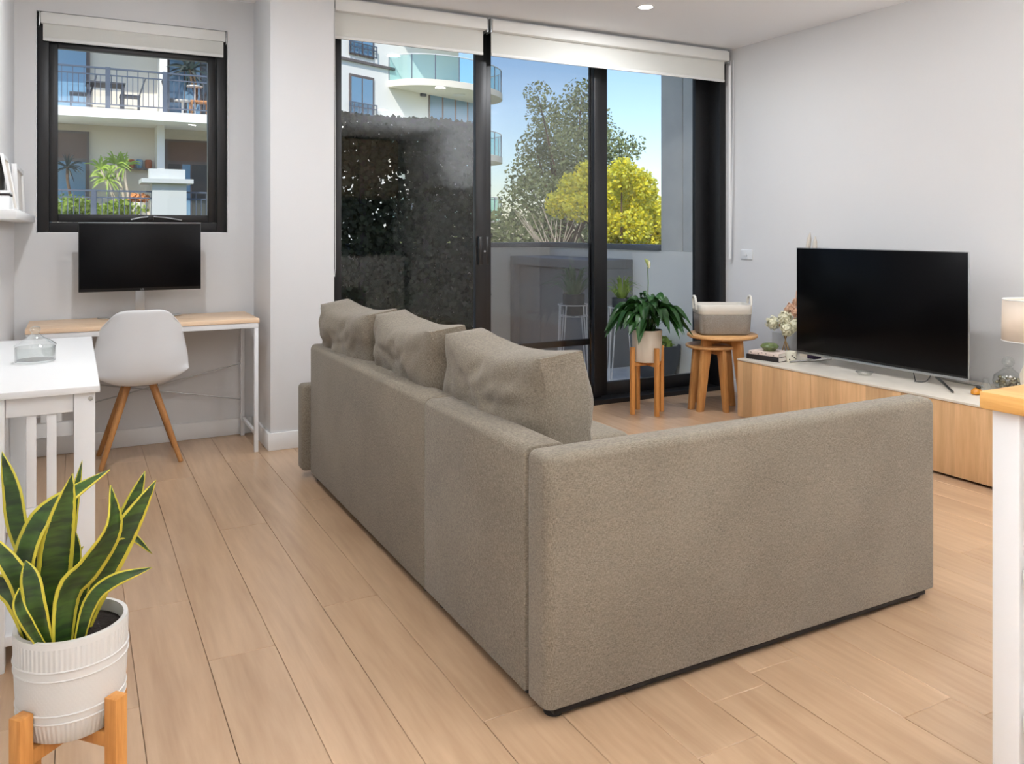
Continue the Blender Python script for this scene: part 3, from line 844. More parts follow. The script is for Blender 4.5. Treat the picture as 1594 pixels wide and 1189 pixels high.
for sx in (-1, 1):
    for sy in (-1, 1):
        mk('leg', MB().tube([(CHX + sx * .062, CHY + sy * .055 - .01, .402), (CHX + sx * .19, CHY + sy * .165, 0)], [.019, .0125], 14), 'chair_beech', ch, smooth=True)
mk('bracket', MB().box(CHX - .085, CHX + .085, CHY - .075, CHY + .055, .398, .408), 'bezel_black', ch, bevel=.003)

# ------------------------------------------------------------------ white console table by the left wall
ct = thing('console_table', 'white wooden console table with slatted ends along the left wall', 'table', (-.1, 3.23, 0))
TZ = .775; TY0, TY1 = 2.62, 3.85
bx('tabletop', -.262, .066, TY0, TY1, TZ - .019, TZ, 'lacquer_white', ct, bevel=.002)
for x in (-.222, .000):
    for y in (TY0 + .018, TY1 - .075):
        bx('leg', x, x + .054, y, y + .054, 0, TZ - .0195, 'lacquer_white', ct, bevel=.003)
for yy in (TY0 + .03, TY1 - .063):
    bx('top_rail', -.167, -.001, yy, yy + .03, TZ - .075, TZ - .0195, 'lacquer_white', ct, bevel=.002)
    bx('cross_rail', -.167, -.001, yy + .004, yy + .026, .382, .44, 'lacquer_white', ct, bevel=.002)
    for xs in (-.118, -.068):
        bx('slat', xs, xs + .025, yy + .009, yy + .021, .4405, TZ - .0755, 'lacquer_white', ct, bevel=.002)
for x in (-.21, .012):
    bx('side_rail', x, x + .03, TY0 + .073, TY1 - .076, TZ - .075, TZ - .0195, 'lacquer_white', ct, bevel=.002)
bx('lower_shelf', -.214, .046, TY0 + .02, TY1 - .02, .072, .10, 'lacquer_white', ct, bevel=.002)
kp = onY(141, 620, TY0 + .017)
mk('screw', MB().tube([(kp.x, TY0 + .0145, kp.z), (kp.x, TY0 + .019, kp.z)], .0065, 14), 'silver', ct)

jp = onZ(55, 563, TZ)
jar = thing('glass_candy_jar', 'clear glass jar with a domed knob lid on the white console table', 'jar', jp)
prof = [(.055, .001), (.061, .004), (.061, .05), (.058, .052), (.057, .008), (.001, .006)]
mk('bowl', MB().lathe(jp, prof, 36, False), 'clear_glass', jar, smooth=True)
prof = [(.062, .053), (.063, .058), (.045, .072), (.024, .082), (.013, .094), (.010, .098), (.016, .106), (.015, .116), (.001, .122)]
mk('lid', MB().lathe(jp, prof, 36, False), 'clear_glass', jar, smooth=True)

# ------------------------------------------------------------------ ledge with frames on the left wall
LZ0, LZ1 = 1.272, 1.308
bx('wall_ledge', XL, XL + .096, 3.5, 5.06, LZ0 - .012, LZ1 - .012, 'lacquer_white', bevel=.003, label='white picture ledge fixed to the left wall near the window', cat='shelf')
LT = LZ1 - .0115
def slant(y0, y1, x_bot, x_top, h, th, z0, fw, name, label):
    t = thing(name, label, 'picture frame', ((x_bot + x_top) / 2, (y0 + y1) / 2, z0))
    def ln(m):
        m.v = [(v[0] + x_bot + (x_top - x_bot) * (v[2] - z0) / h, v[1], v[2]) for v in m.v]; return m
    f = MB()
    f.box(0, th, y0, y0 + fw, z0, z0 + h); f.box(0, th, y1 - fw, y1, z0, z0 + h); f.box(0, th, y0 + fw, y1 - fw, z0, z0 + fw); f.box(0, th, y0 + fw, y1 - fw, z0 + h - fw, z0 + h)
    mk('frame', ln(f), 'lacquer_white', t, bevel=.001)
    mk('print', ln(MB().box(th * .25, th * .55, y0 + fw, y1 - fw, z0 + fw, z0 + h - fw)), 'paper', t)
slant(4.47, 5.03, XL + .032, XL + .022, .235, .022, LT, .02, 'photo_frame', 'wide white framed picture standing on the ledge beside the window')
slant(4.08, 4.40, XL + .046, XL + .003, .25, .012, LT, .018, 'leaning_frame', 'white frame leaning against the left wall on the ledge')
bxp = thing('storage_box', 'small white box with a dark lid edge on the wall ledge', 'box', (XL + .035, 3.83, LT))
bx('body', XL + .006, XL + .058, 3.74, 3.92, LT, LT + .058, 'lacquer_white', bxp, bevel=.002)
bx('lid_band', XL + .005, XL + .059, 3.739, 3.921, LT + .0585, LT + .066, 'ink', bxp, bevel=.001)
bx('lid', XL + .005, XL + .059, 3.739, 3.921, LT + .0665, LT + .078, 'lacquer_white', bxp, bevel=.002)

# ================================================================== SNAKE PLANT, front left
PC = Vector((-.003, 1.712, 0)); PZ0, PZ1 = .318, .503
sp_ = thing('snake_plant', 'variegated snake plant in a white relief patterned pot, front left', 'plant', (PC.x, PC.y, PZ0))
pm = MB()
prof = [(.074, 0), (.080, .004), (.0885, .04), (.0915, .08), (.0935, .125), (.0945, .176), (.0935, .184), (.086, .1845), (.084, .176), (.083, .155)]
n = 64
pm.lathe((PC.x, PC.y, PZ0), prof, n, True)
pm.uv = []
for j, (r, z) in enumerate(prof):
    for i in range(n): pm.uv.append((i / n, min(1, z / .186) if j < 6 else .98))
mk('pot', pm, 'relief_clay', sp_, smooth=True)
for zz in (.042, .056, .118, .134):
    r = .0885 + (zz - .04) * .05
    mk('pot_ring', MB().tube([(PC.x + math.cos(a) * (r + .0012), PC.y + math.sin(a) * (r + .0012), PZ0 + zz) for a in [2 * PI * i / 48 for i in range(48)]], .0016, 6, closed=True), 'relief_clay', sp_, smooth=True)
mk('soil', MB().lathe((PC.x, PC.y, PZ0 + .163), [(.001, .006), (.05, .005), (.0835, 0)], 32, False), 'soil', sp_, smooth=True)
def sprof(f):
    return (.55 + .45 * min(1, f * 3)) * (1 - max(0, (f - .55) / .45) ** 2.2) + .02
def snake(pts, w_, twist=0.0, nrm=(-.12, -1, .25), fold=.12):
    P = [onY(x, y, yy) for x, y, yy in pts]
    P[0].z = PZ0 + .14
    q = P[0] - PC; r_ = math.hypot(q.x, q.y)
    if r_ > .058: P[0].x = PC.x + q.x * .058 / r_; P[0].y = PC.y + q.y * .058 / r_
    if P[1].z < PZ1 + .02:
        q = P[1] - PC; r_ = math.hypot(q.x, q.y)
        if r_ > .074: P[1].x = PC.x + q.x * .074 / r_; P[1].y = PC.y + q.y * .074 / r_
    V, F, U = leaf_blade(P, w_, nrm, 18, fold, twist, sprof)
    mesh_obj('leaf', V, F, 'snake_leaf', sp_, smooth='all', uv=U, solid=.0025, fix=False)
snake([(78, 1000, 1.69), (82, 930, 1.69), (90, 840, 1.68), (113, 737, 1.67)], .056, .25)
snake([(58, 985, 1.70), (45, 930, 1.69), (36, 880, 1.68), (62, 810, 1.69), (110, 770, 1.72), (171, 731, 1.75)], .046, -.5, nrm=(-.5, -1, .3))
snake([(95, 1000, 1.66), (105, 925, 1.655), (140, 880, 1.65), (175, 820, 1.65), (172, 755, 1.66)], .054, .7, nrm=(.35, -1, .2))
snake([(115, 985, 1.70), (140, 925, 1.70), (180, 850, 1.70), (243, 747, 1.71)], .058, .1, nrm=(.15, -1, .1))
snake([(120, 975, 1.76), (165, 880, 1.78), (200, 800, 1.79), (226, 733, 1.80)], .036, .2)
snake([(62, 985, 1.73), (55, 900, 1.75), (28, 820, 1.76), (18, 760, 1.77), (3, 703, 1.78)], .036, .4, nrm=(-.6, -1, .1))
snake([(52, 990, 1.68), (38, 925, 1.67), (16, 880, 1.67), (-30, 822, 1.68)], .034, .3, nrm=(-.2, -1, .6))
snake([(48, 990, 1.70), (30, 940, 1.70), (10, 915, 1.71), (-22, 893, 1.72)], .036, -.2, nrm=(-.1, -1, .5))
snake([(112, 985, 1.68), (135, 900, 1.69), (165, 845, 1.70), (200, 832, 1.71), (237, 862, 1.72)], .020, .1, nrm=(0, -1, .8))
snake([(118, 985, 1.66), (140, 940, 1.65), (175, 905, 1.64), (237, 883, 1.63)], .026, .2, nrm=(0, -1, .7))
snake([(60, 1000, 1.64), (42, 970, 1.63), (28, 940, 1.63), (30, 915, 1.63)], .020, .5, nrm=(.2, -1, 0))
snake([(72, 1000, 1.65), (58, 955, 1.645), (48, 905, 1.65), (40, 872, 1.66)], .034, .3, nrm=(-.3, -1, .2))
snake([(95, 985, 1.76), (103, 900, 1.78), (112, 800, 1.80), (128, 716, 1.82)], .022, .2)
snake([(104, 985, 1.74), (112, 920, 1.75), (118, 860, 1.76), (112, 815, 1.77)], .020, .4)
snake([(70, 985, 1.76), (62, 900, 1.79), (45, 840, 1.81), (28, 780, 1.82)], .022, -.3)
snake([(85, 990, 1.78), (92, 930, 1.80), (104, 880, 1.82), (130, 850, 1.83)], .022, -.3)
# its stand
st = thing('plant_stand', 'short wooden four legged plant stand holding the snake plant pot', 'plant stand', (PC.x, PC.y, 0))
def stand(t, c, r, ang, leg, ztop, zbar, m, barh):
    for k in range(4):
        a = ang + k * PI / 2
        d = Vector((math.cos(a), math.sin(a), 0)); s = Vector((-d.y, d.x, 0))
        q = [c + d * (r + i * leg) + s * (j * leg / 2) for i, j in ((0, -1), (1, -1), (1, 1), (0, 1))]
        mk('leg', MB().hexa([(v.x, v.y, 0) for v in q], [(v.x, v.y, ztop) for v in q]), m, t, bevel=.002)
    for k in range(2):
        a = ang + k * PI / 2; d = Vector((math.cos(a), math.sin(a), 0))
        z = zbar - barh / 2 - (.0 if k == 0 else .0)
        if k == 0: mk('cross_bar', MB().bar(c - d * (r - .0005) + Vector((0, 0, z)), c + d * (r - .0005) + Vector((0, 0, z)), leg * .8, barh), m, t, bevel=.0015)
        else:
            for sgn in (-1, 1):
                mk('cross_bar', MB().bar(c + d * sgn * leg * .42 + Vector((0, 0, z)), c + d * sgn * (r - .0005) + Vector((0, 0, z)), leg * .8, barh), m, t, bevel=.0015)
stand(st, PC, .0905, math.radians(222), .027, .382, PZ0 - .0005, 'oak_stand', .026)

# ================================================================== PEACE LILY by the door
LC = Vector((3.373, 4.383, 0)); LP0, LP1 = .345, .556
ls = thing('plant_stand', 'tall wooden four legged plant stand by the sliding door', 'plant stand', LC)
stand(ls, LC, .102, math.radians(-4), .026, .445, LP0 - .0005, 'oak_stand', .026)
lily = thing('peace_lily', 'bushy dark green peace lily in a cream pot with one pale bloom', 'plant', (LC.x, LC.y, LP0))
mk('pot', MB().lathe((LC.x, LC.y, LP0), [(.085, 0), (.092, .006), (.097, .1), (.0995, .206), (.0985, .211), (.091, .211), (.089, .18)], 40), 'pot_cream', lily, smooth=True)
mk('soil', MB().lathe((LC.x, LC.y, LP0 + .185), [(.001, .004), (.0895, 0)], 28, False), 'soil', lily)
rl = random.Random(11)
def lprof(f):
    if f < .45: return .10
    g = (f - .45) / .55
    return max(.02, math.sin(PI * g ** .8) ** .9)
for i in range(105):
    a = rl.uniform(0, 2 * PI); q = rl.random() ** .6
    reach = .06 + .21 * q; top = .30 - .15 * q + rl.uniform(-.05, .05); end = top - .02 - q * rl.uniform(.06, .20)
    if i < 12: reach = rl.uniform(.04, .14); top = rl.uniform(.22, .33); end = top + .01
    d = Vector((math.cos(a), math.sin(a), 0))
    b0 = LC + d * rl.uniform(.005, .05) + Vector((0, 0, LP0 + .186))
    p1 = LC + d * reach * .38 + Vector((0, 0, LP0 + .19 + top * .62))
    p2 = LC + d * reach * .75 + Vector((0, 0, LP0 + .19 + top * .82))
    p3 = LC + d * reach * 1.15 + Vector((0, 0, LP0 + .19 + end * .68))
    nrm = (d * .3 + Vector((rl.uniform(-.3, .3), rl.uniform(-.3, .3), 1))).normalized()
    V, F, U = leaf_blade([b0, p1, p2, p3], rl.uniform(.05, .08), nrm, 12, .22, rl.uniform(-.5, .5), lprof, 4)
    if max(v.y for v in V) > 4.725 or max(v.x for v in V) > 3.72:
        V = [Vector((min(v.x, 3.72), min(v.y, 4.725 + .02 * (v.z - .6)), v.z)) for v in V]
    mesh_obj('leaf', V, F, 'lily_leaf', lily, smooth='all', uv=U, fix=False)
fl = onY(1008, 409, 4.36)
fs = onY(1008, 470, 4.37)
mk('flower_stem', MB().tube([LC + Vector((.01, 0, LP0 + .19)), fs, (fs + fl) / 2 + Vector((.006, 0, 0)), fl - Vector((0, 0, .03))], .0028, 8), 'lily_stem', lily, smooth=True)
V, F, U = leaf_blade([fl + Vector((.012, 0, -.04)), fl + Vector((-.004, -.006, -.005)), fl + Vector((-.024, .004, .03))], .042, (.3, -1, .4), 10, .5, .2)
mesh_obj('bloom', V, F, 'lily_bloom', lily, smooth='all', uv=U, fix=False)
mk('spadix', MB().tube([fl + Vector((.008, -.006, -.034)), fl + Vector((.004, -.012, .012))], .005, 8), 'flower_cream', lily, smooth=True)

# ================================================================== NEST OF TABLES + BASKET
def round_table(label, c, rad, zt, th, ang, foot_r, lw):
    t = thing('nest_table', label, 'side table', (c[0], c[1], 0), 'nest of round tables')
    mk('tabletop', MB().lathe((c[0], c[1], zt - th), [(rad - .012, 0), (rad, .008), (rad, th - .003), (rad - .003, th)], 56), 'oak_table', t, smooth=True)
    for k in range(4):
        a = ang + k * PI / 2; d = Vector((math.cos(a), math.sin(a), 0)); s = Vector((-d.y, d.x, 0)); cc = Vector((c[0], c[1], 0))
        tt = .03
        def q(rr0, rr1, z): return [cc + d * rr0 - s * tt / 2 + Vector((0, 0, z)), cc + d * rr1 - s * tt / 2 + Vector((0, 0, z)), cc + d * rr1 + s * tt / 2 + Vector((0, 0, z)), cc + d * rr0 + s * tt / 2 + Vector((0, 0, z))]
        mk('leg', MB().hexa(q(foot_r - lw * .55, foot_r, 0), q(foot_r * .80 - lw, foot_r * .80, zt - th - .0005)), 'oak_table_leg', t, bevel=.003)
    for k in range(2):
        a = ang + k * PI / 2; d = Vector((math.cos(a), math.sin(a), 0)); cc = Vector((c[0], c[1], zt - th - .022 - k * 0))
        r1 = foot_r * .80 - lw - .001
        if k == 0: mk('apron', MB().bar(cc - d * r1, cc + d * r1, .018, .042), 'oak_table_leg', t, bevel=.002)
        else:
            for sg in (-1, 1): mk('apron', MB().bar(cc + d * sg * .0095, cc + d * sg * r1, .018, .042), 'oak_table_leg', t, bevel=.002)
    return t
bc = onZ(1124, 519, .512); bc = Vector((min(bc.x, 4.02), bc.y, 0))
round_table('larger round oak nesting table carrying the grey basket', (bc.x, bc.y), .235, .512, .024, math.radians(2), .225, .085)
sc_ = onZ(1108, 535.5, .435)
round_table('smaller round oak nesting table tucked under the larger one', (sc_.x, sc_.y), .178, .435, .022, math.radians(-8), .185, .07)
bk = thing('storage_basket', 'grey woven storage basket with cream rim and rope handles', 'basket', (bc.x, bc.y, .513))
pv = Vector((CS, -SN, 0)); pd = Vector((SN, CS, 0)); bo = Vector((bc.x, bc.y, .513)) + pd * .005
def rrect(hx, hy, r, z, n=8):
    out = []
    for qx, qy, a0 in ((1, 1, 0), (-1, 1, PI / 2), (-1, -1, PI), (1, -1, 1.5 * PI)):
        for i in range(n + 1):
            a = a0 + i / n * PI / 2
            x = qx * (hx - r) + r * math.cos(a); y = qy * (hy - r) + r * math.sin(a)
            out.append(bo + pv * x + pd * y + Vector((0, 0, z)))
    return out
def ring_mesh(rings, capb=True):
    m = MB(); n = len(rings[0])
    for r in rings: m.v += [tuple(p) for p in r]
    for j in range(len(rings) - 1):
        for i in range(n):
            k = (i + 1) % n; m.f.append((j * n + i, j * n + k, (j + 1) * n + k, (j + 1) * n + i))
    if capb: m.f.append(tuple(reversed(range(n))))
    return m
mk('body', ring_mesh([rrect(.155, .105, .05, 0), rrect(.172, .118, .05, .012), rrect(.178, .122, .045, .14), rrect(.176, .12, .045, .14)]), 'basket_grey', bk, smooth=True)
mk('rim_band', ring_mesh([rrect(.1775, .1215, .045, .1395), rrect(.180, .124, .045, .142), rrect(.183, .126, .045, .195), rrect(.181, .124, .045, .203), rrect(.177, .120, .045, .203), rrect(.172, .116, .045, .12), rrect(.14, .092, .045, .016)], False), 'basket_cream', bk, smooth=True)
for sx in (-1, 1):
    e = bo + pv * sx * .184
    pts = [e - pd * .045 + Vector((0, 0, .165)), e - pd * .045 + pv * sx * .004 + Vector((0, 0, .215)), e - pd * .03 + pv * sx * .006 + Vector((0, 0, .247)), e + pv * sx * .006 + Vector((0, 0, .254)), e + pd * .03 + pv * sx * .006 + Vector((0, 0, .247)), e + pd * .045 + pv * sx * .004 + Vector((0, 0, .215)), e + pd * .045 + Vector((0, 0, .165))]
    mk('handle', MB().tube(catmull(pts, 24), .0085, 8), 'basket_cream', bk, smooth=True)

# ================================================================== TV CABINETS
CZ = .387
ybounds = [3.987, 3.392, 2.797, 2.202, 1.607]
cabs = ['oak veneer media cabinet unit at the window end of the row', 'second oak veneer media cabinet unit from the window end', 'third oak veneer media cabinet unit, seen right of the sofa', 'oak veneer media cabinet unit behind the kitchen island leg']
for (ya, yb), lab in zip(zip(ybounds[:-1], ybounds[1:]), cabs):
    t = thing('media_cabinet', lab, 'cabinet', (4.08, (ya + yb) / 2, 0), 'row of media cabinets')
    bx('plinth', 3.84, 4.36, yb + .02, ya - .02, 0, .016, 'dark_rubber', t, bevel=0)
    bx('body', 3.8195, 4.376, yb + .0008, ya - .0008, .016, CZ - .0125, 'oak_veneer', t, bevel=.001)
    bx('cabinet_door', 3.80, 3.8185, yb + .0014, ya - .0014, .014, CZ - .0135, 'oak_veneer', t, bevel=.0012)
bx('cabinet_top', 3.797, 4.380, 1.605, 3.989, CZ - .012, CZ, 'whitewash_top', bevel=.0015, label='long pale top panel over the row of media cabinets', cat='worktop')

# television
tv = thing('television', 'large flat black television on slim metal feet on the media cabinets', 'television', (4.1, 3.18, CZ))
TX, TY0_, TY1_, TZ0, TZ1 = 4.085, 2.617, 3.756, .447, 1.104
mk('housing', MB().box(TX, TX + .012, TY0_, TY1_, TZ0, TZ1).box(TX + .012, TX + .05, TY0_ + .1, TY1_ - .1, TZ0 + .03, TZ1 - .28), 'bezel_black', tv, bevel=.002)
bx('trim', TX + .0005, TX + .011, TY0_ - .004, TY1_ + .004, TZ1 + .0005, TZ1 + .004, 'silver', tv, bevel=.001)
bx('trim', TX + .0005, TX + .011, TY0_ - .0045, TY0_ - .0005, TZ0, TZ1, 'silver', tv, bevel=.001)
bx('screen', TX - .0022, TX - .0003, TY0_ + .004, TY1_ - .004, TZ0 + .012, TZ1 - .004, 'tv_screen', tv, bevel=.0006)
bx('chin', TX - .003, TX + .014, TY0_ + .002, TY1_ - .002, TZ0 - .014, TZ0 - .0005, 'silver', tv, bevel=.002)
for yc, sg in ((2.80, -1), (3.50, 1)):
    p0 = Vector((TX + .012, yc, TZ0 - .018))
    mk('foot', MB().tube([p0, (TX - .02, yc + sg * .05, CZ + .03), (TX - .135, yc + sg * .19, CZ + .007)], [.008, .008, .006], 8), 'chrome_dark', tv, smooth=True)
    mk('foot', MB().tube([p0, (TX + .05, yc + sg * .05, CZ + .03), (TX + .15, yc + sg * .17, CZ + .007)], [.008, .008, .006], 8), 'chrome_dark', tv, smooth=True)
cb = thing('tv_cable', 'thin black cable hanging under the television', 'cable', (4.1, 2.78, CZ))
mk('cord', MB().tube(catmull([(4.14, 2.98, .47), (4.10, 2.93, CZ + .006), (4.06, 2.90, CZ + .004), (4.10, 2.86, CZ + .01), (4.13, 2.84, .46)], 20), .0025, 6), 'bezel_black', cb, smooth=True)

# ------------------------------------------------------------------ things on the cabinets
def put(x, y): return onZ(x, y, CZ)
a, b_ = put(1162, 557.5), put(1208, 564)
dirb = (b_ - a).normalized(); nb = Vector((-dirb.y, dirb.x, 0))
if nb.x < 0: nb = -nb
def book(name, label, o, ln, wd, z0, z1, cov, spine, parent_dots=False):
    t = thing(name, label, 'book', o + dirb * ln / 2 + nb * wd / 2 + Vector((0, 0, z0 - CZ)), 'books on the media cabinet')
    def quad(i0, i1, j0, j1, za, zb):
        q = [o + dirb * i + nb * j for i, j in ((i0, j0), (i1, j0), (i1, j1), (i0, j1))]
        return [(v.x, v.y, za) for v in q], [(v.x, v.y, zb) for v in q]
    mk('pages', MB().hexa(*quad(.003, ln - .003, .003, wd - .004, z0 + .0025, z1 - .0025)), 'paper', t)
    mk('cover', MB().hexa(*quad(0, ln, 0, wd, z0, z0 + .0022)), cov, t)
    mk('cover', MB().hexa(*quad(0, ln, 0, wd, z1 - .0022, z1)), cov, t)
    mk('spine', MB().hexa(*quad(0, ln, -.002, .0025, z0, z1)), spine, t, bevel=.001)
    return t, quad
book('book', 'black hardback book at the bottom of the two book stack', a, .235, .175, CZ + .0005, CZ + .030, 'book_black', 'book_black')
o2 = a + dirb * .012 + nb * .006
t2, quad2 = book('book', 'pale pink spotted book lying under the green bowl', o2, .22, .17, CZ + .031, CZ + .052, 'book_pink', 'book_pink')
for i, (u, z) in enumerate(((.02, .6), (.075, .35), (.13, .65), (.185, .4), (.10, .8))):
    p = o2 + dirb * u - nb * .0026
    mk('spot', MB().tube([(p.x, p.y, CZ + .031 + .021 * z), (p.x - nb.x * .0006, p.y - nb.y * .0006, CZ + .031 + .021 * z)], .0035, 10), 'ink', t2)
gb = o2 + dirb * .10 + nb * .085; gb = Vector((gb.x, gb.y, CZ + .0525))
bowl = thing('lidded_bowl', 'small glossy green lidded dish on top of the books', 'bowl', gb)
mk('dish', MB().lathe(gb, [(.032, 0), (.036, .003), (.054, .022), (.058, .028), (.054, .028)], 32), 'green_glaze', bowl, smooth=True)
lm = MB().lathe(gb, [(.058, .0285), (.056, .034), (.045, .046), (.028, .052), (.001, .054)], 32, False)
mk('lid', lm, 'green_glaze', bowl, smooth=True)
cd = put(1231, 562)
can = thing('candle_glass', 'small cream spotted candle glass beside the books', 'candle', cd)
mk('glass', MB().lathe(cd, [(.032, 0), (.0345, .003), (.0345, .062), (.032, .062), (.032, .05)], 28), 'candle_cream', can, smooth=True)
for i in range(7):
    an = -2.6 + i * .42; z = CZ + .015 + .033 * ((i * 37) % 10) / 10
    p = cd + Vector((math.cos(an) * .0343, math.sin(an) * .0343, 0)); q = cd + Vector((math.cos(an) * .0352, math.sin(an) * .0352, 0))
    mk('spot', MB().tube([(p.x, p.y, z), (q.x, q.y, z)], .0042, 10), 'ink', can)
vz = put(1223, 549); vz = Vector((vz.x + .02, vz.y + .02, CZ))
vase = thing('glass_vase', 'clear square glass vase holding cream and peach flowers', 'vase', vz)
mk('glass', ring_mesh([[Vector((vz.x + x * .062, vz.y + y * .062, CZ + z)) for x, y in ((-1, -1), (1, -1), (1, 1), (-1, 1))] for z in (.001, .135)]), 'clear_glass', vase)
bq = thing('flower_bouquet', 'cream hydrangea and peach blossoms standing in the glass vase', 'flowers', vz + Vector((0, 0, .012)))
rb = random.Random(5)
for i in range(9):
    an = rb.uniform(0, 2 * PI)
    mk('stem', MB().tube([vz + Vector((math.cos(an) * .025, math.sin(an) * .025, .014)), vz + Vector((-math.cos(an) * .012, -math.sin(an) * .012, .12)), vz + Vector((-math.cos(an) * .045, -math.sin(an) * .045, .19))], .0035, 7), 'stem_tan', bq, smooth=True)
def bloom(name, c, r, m, n, ps):
    V = []; F = []
    for i in range(n):
        d = Vector((rb.gauss(0, 1), rb.gauss(0, 1), rb.gauss(0, 1))).normalized()
        p = c + d * r * rb.uniform(.6, 1.0)
        u = d.cross(Vector((rb.gauss(0, 1), rb.gauss(0, 1), rb.gauss(0, 1)))).normalized(); w2 = d.cross(u)
        o = len(V); s = ps * rb.uniform(.7, 1.2)
        V += [p - u * s, p - w2 * s * .8 + d * s * .4, p + u * s, p + w2 * s * .8 + d * s * .4]; F.append((o, o + 1, o + 2, o + 3))
    mesh_obj(name, V, F, m, bq, fix=False)
    mk('flower_core', MB().sphere(c, r * .72, 14, 8), m, bq, smooth=True)
def fpos(x, y, dx=0): return onX(x, y, vz.x + dx)
for x, y, dx, r in ((1203, 503, -.03, .05), (1222, 495, 0, .052), (1226, 512, -.04, .05), (1238, 505, .02, .05)):
    bloom('hydrangea', fpos(x, y, dx), r, 'flower_cream', 130, .013)
for x, y, dx, r in ((1232, 478, .03, .034), (1240, 470, .05, .03), (1226, 484, .05, .026), (1238, 486, .0, .03)):
    bloom('blossom', fpos(x, y, dx), r, 'flower_peach', 60, .012)
mk('sprig', MB().tube([fpos(1236, 500), fpos(1238, 470, .02), fpos(1240, 452, .03)], .003, 6), 'flower_peach', bq)
# dry grass in a slim vase behind the television
gy = onX(1260, 410, 4.30).y + .01
pg = thing('dried_grass_vase', 'pale dried grass plumes in a vase, tips showing above the television', 'vase', (4.28, gy, CZ))
mk('vase', MB().lathe((4.28, gy, CZ), [(.04, 0), (.045, .05), (.03, .12), (.032, .16), (.028, .16), (.026, .05)], 24), 'pot_cream', pg, smooth=True)
for x0, x1, yt in ((1255, 1261, 362), (1268, 1269, 368)):
    p1, p0 = onX(x1, yt, 4.30), onX(x0, 410, 4.30)
    mk('stem', MB().tube([Vector((4.28, gy, CZ + .06)), p0], .003, 6), 'stem_tan', pg)
    mk('plume', MB().tube([p0, p0.lerp(p1, .4), p0.lerp(p1, .8), p1], [.004, .016, .014, .003], 8), 'pampas', pg, smooth=True)
pb = put(1256, 556.5)
bx('gift_card_box', 4.20, 4.215, pb.y - .12, pb.y - .02, CZ + .0005, CZ + .075, 'purple_card', bevel=.001, label='dark purple card standing behind the television foot', cat='card')
gd = put(1346, 584)
dish = thing('glass_dish', 'small clear glass dish in front of the television', 'dish', gd)
mk('bowl', MB().lathe(gd, [(.03, .001), (.036, .004), (.05, .02), (.048, .02), (.034, .006), (.001, .004)], 28, False), 'clear_glass', dish, smooth=True)
bx('label_tag', gd.x - .02, gd.x + .012, gd.y - .022, gd.y + .022, CZ + .007, CZ + .013, 'paper', dish, bevel=.002)
# right hand group
am = put(1520, 614)
orn = thing('amber_ornament', 'small amber glass ornament beside the island worktop', 'ornament', am)
mk('body', MB().lathe(am, [(.018, 0), (.028, .006), (.027, .02), (.014, .032), (.001, .036)], 18, False, 1.2, .8), 'amber', orn, smooth=True)
mk('head', MB().sphere(am + Vector((.006, -.006, .036)), .012, 12, 8), 'bezel_black', orn, smooth=True)
dc = put(1566, 606); dc = Vector((dc.x + .02, dc.y, CZ))
dec = thing('glass_cloche', 'round glass jar with a ball stopper, filled with silver glitter', 'jar', dc)
mk('bowl', MB().lathe(dc, [(.04, .001), (.062, .01), (.074, .04), (.066, .072), (.034, .098), (.022, .108), (.024, .114)], 36, False), 'clear_glass', dec, smooth=True)
fm = MB(); rg = random.Random(2)
for i in range(60):
    an, rr, zz = rg.uniform(0, 2 * PI), .055 * math.sqrt(rg.random()), rg.uniform(.014, .056)
    if rr > .05 and zz < .03: rr *= .8
    fm.sphere(dc + Vector((math.cos(an) * rr, math.sin(an) * rr, zz)), rg.uniform(.007, .011), 8, 6)
mk('filling', fm, 'silver_glitter', dec, smooth='all', kind='stuff')
mk('stopper', MB().sphere(dc + Vector((0, 0, .143)), .029, 24, 14), 'clear_glass', dec, smooth=True)
gb2 = put(1535, 610)
mk('small_bud_vase', MB().lathe(gb2, [(.016, .001), (.022, .008), (.024, .03), (.012, .055), (.014, .07)], 20, False), 'clear_glass', label='tiny clear glass bud vase between the amber ornament and the glass jar', cat='vase', smooth=True)
# table lamp
lr = .135
lc = onX(1563, 497, 4.12); lcx, lcy = 4.15, lc.y - .125
zb_, zt_ = onX(1566, 528, 4.1).z, onX(1566, 465, 4.1).z
lamp = thing('table_lamp', 'table lamp with a plain white drum shade at the right edge', 'lamp', (lcx, lcy, CZ))
mk('shade', MB().lathe((lcx, lcy, zb_), [(lr, 0), (lr - .004, zt_ - zb_)], 48, False), 'lamp_linen', lamp, smooth=True, solid=.0015)
for z in (zb_, zt_):
    rr = lr if z == zb_ else lr - .004
    mk('shade_rim', MB().tube([(lcx + math.cos(2 * PI * i / 48) * rr, lcy + math.sin(2 * PI * i / 48) * rr, z) for i in range(48)], .0025, 6, closed=True), 'trim_white', lamp, smooth=True)
bl = bpy.data.lights.new('shade_fill_light', 'POINT'); bl.energy = .9; bl.shadow_soft_size = .05; bl.color = (1, .93, .84)  # weak light added inside the drum shade to brighten it
blo = bpy.data.objects.new('shade_fill_light', bl); C.objects.link(blo); blo.parent = lamp; blo.location = (0, 0, (zb_ + zt_) / 2 - CZ + .02)
mk('base', MB().lathe((lcx, lcy, CZ), [(.05, 0), (.055, .006), (.05, .012), (.03, .03), (.055, .08), (.058, .12), (.03, .19), (.012, .22), (.01, zb_ - CZ + .06)], 32), 'pot_cream', lamp, smooth=True)

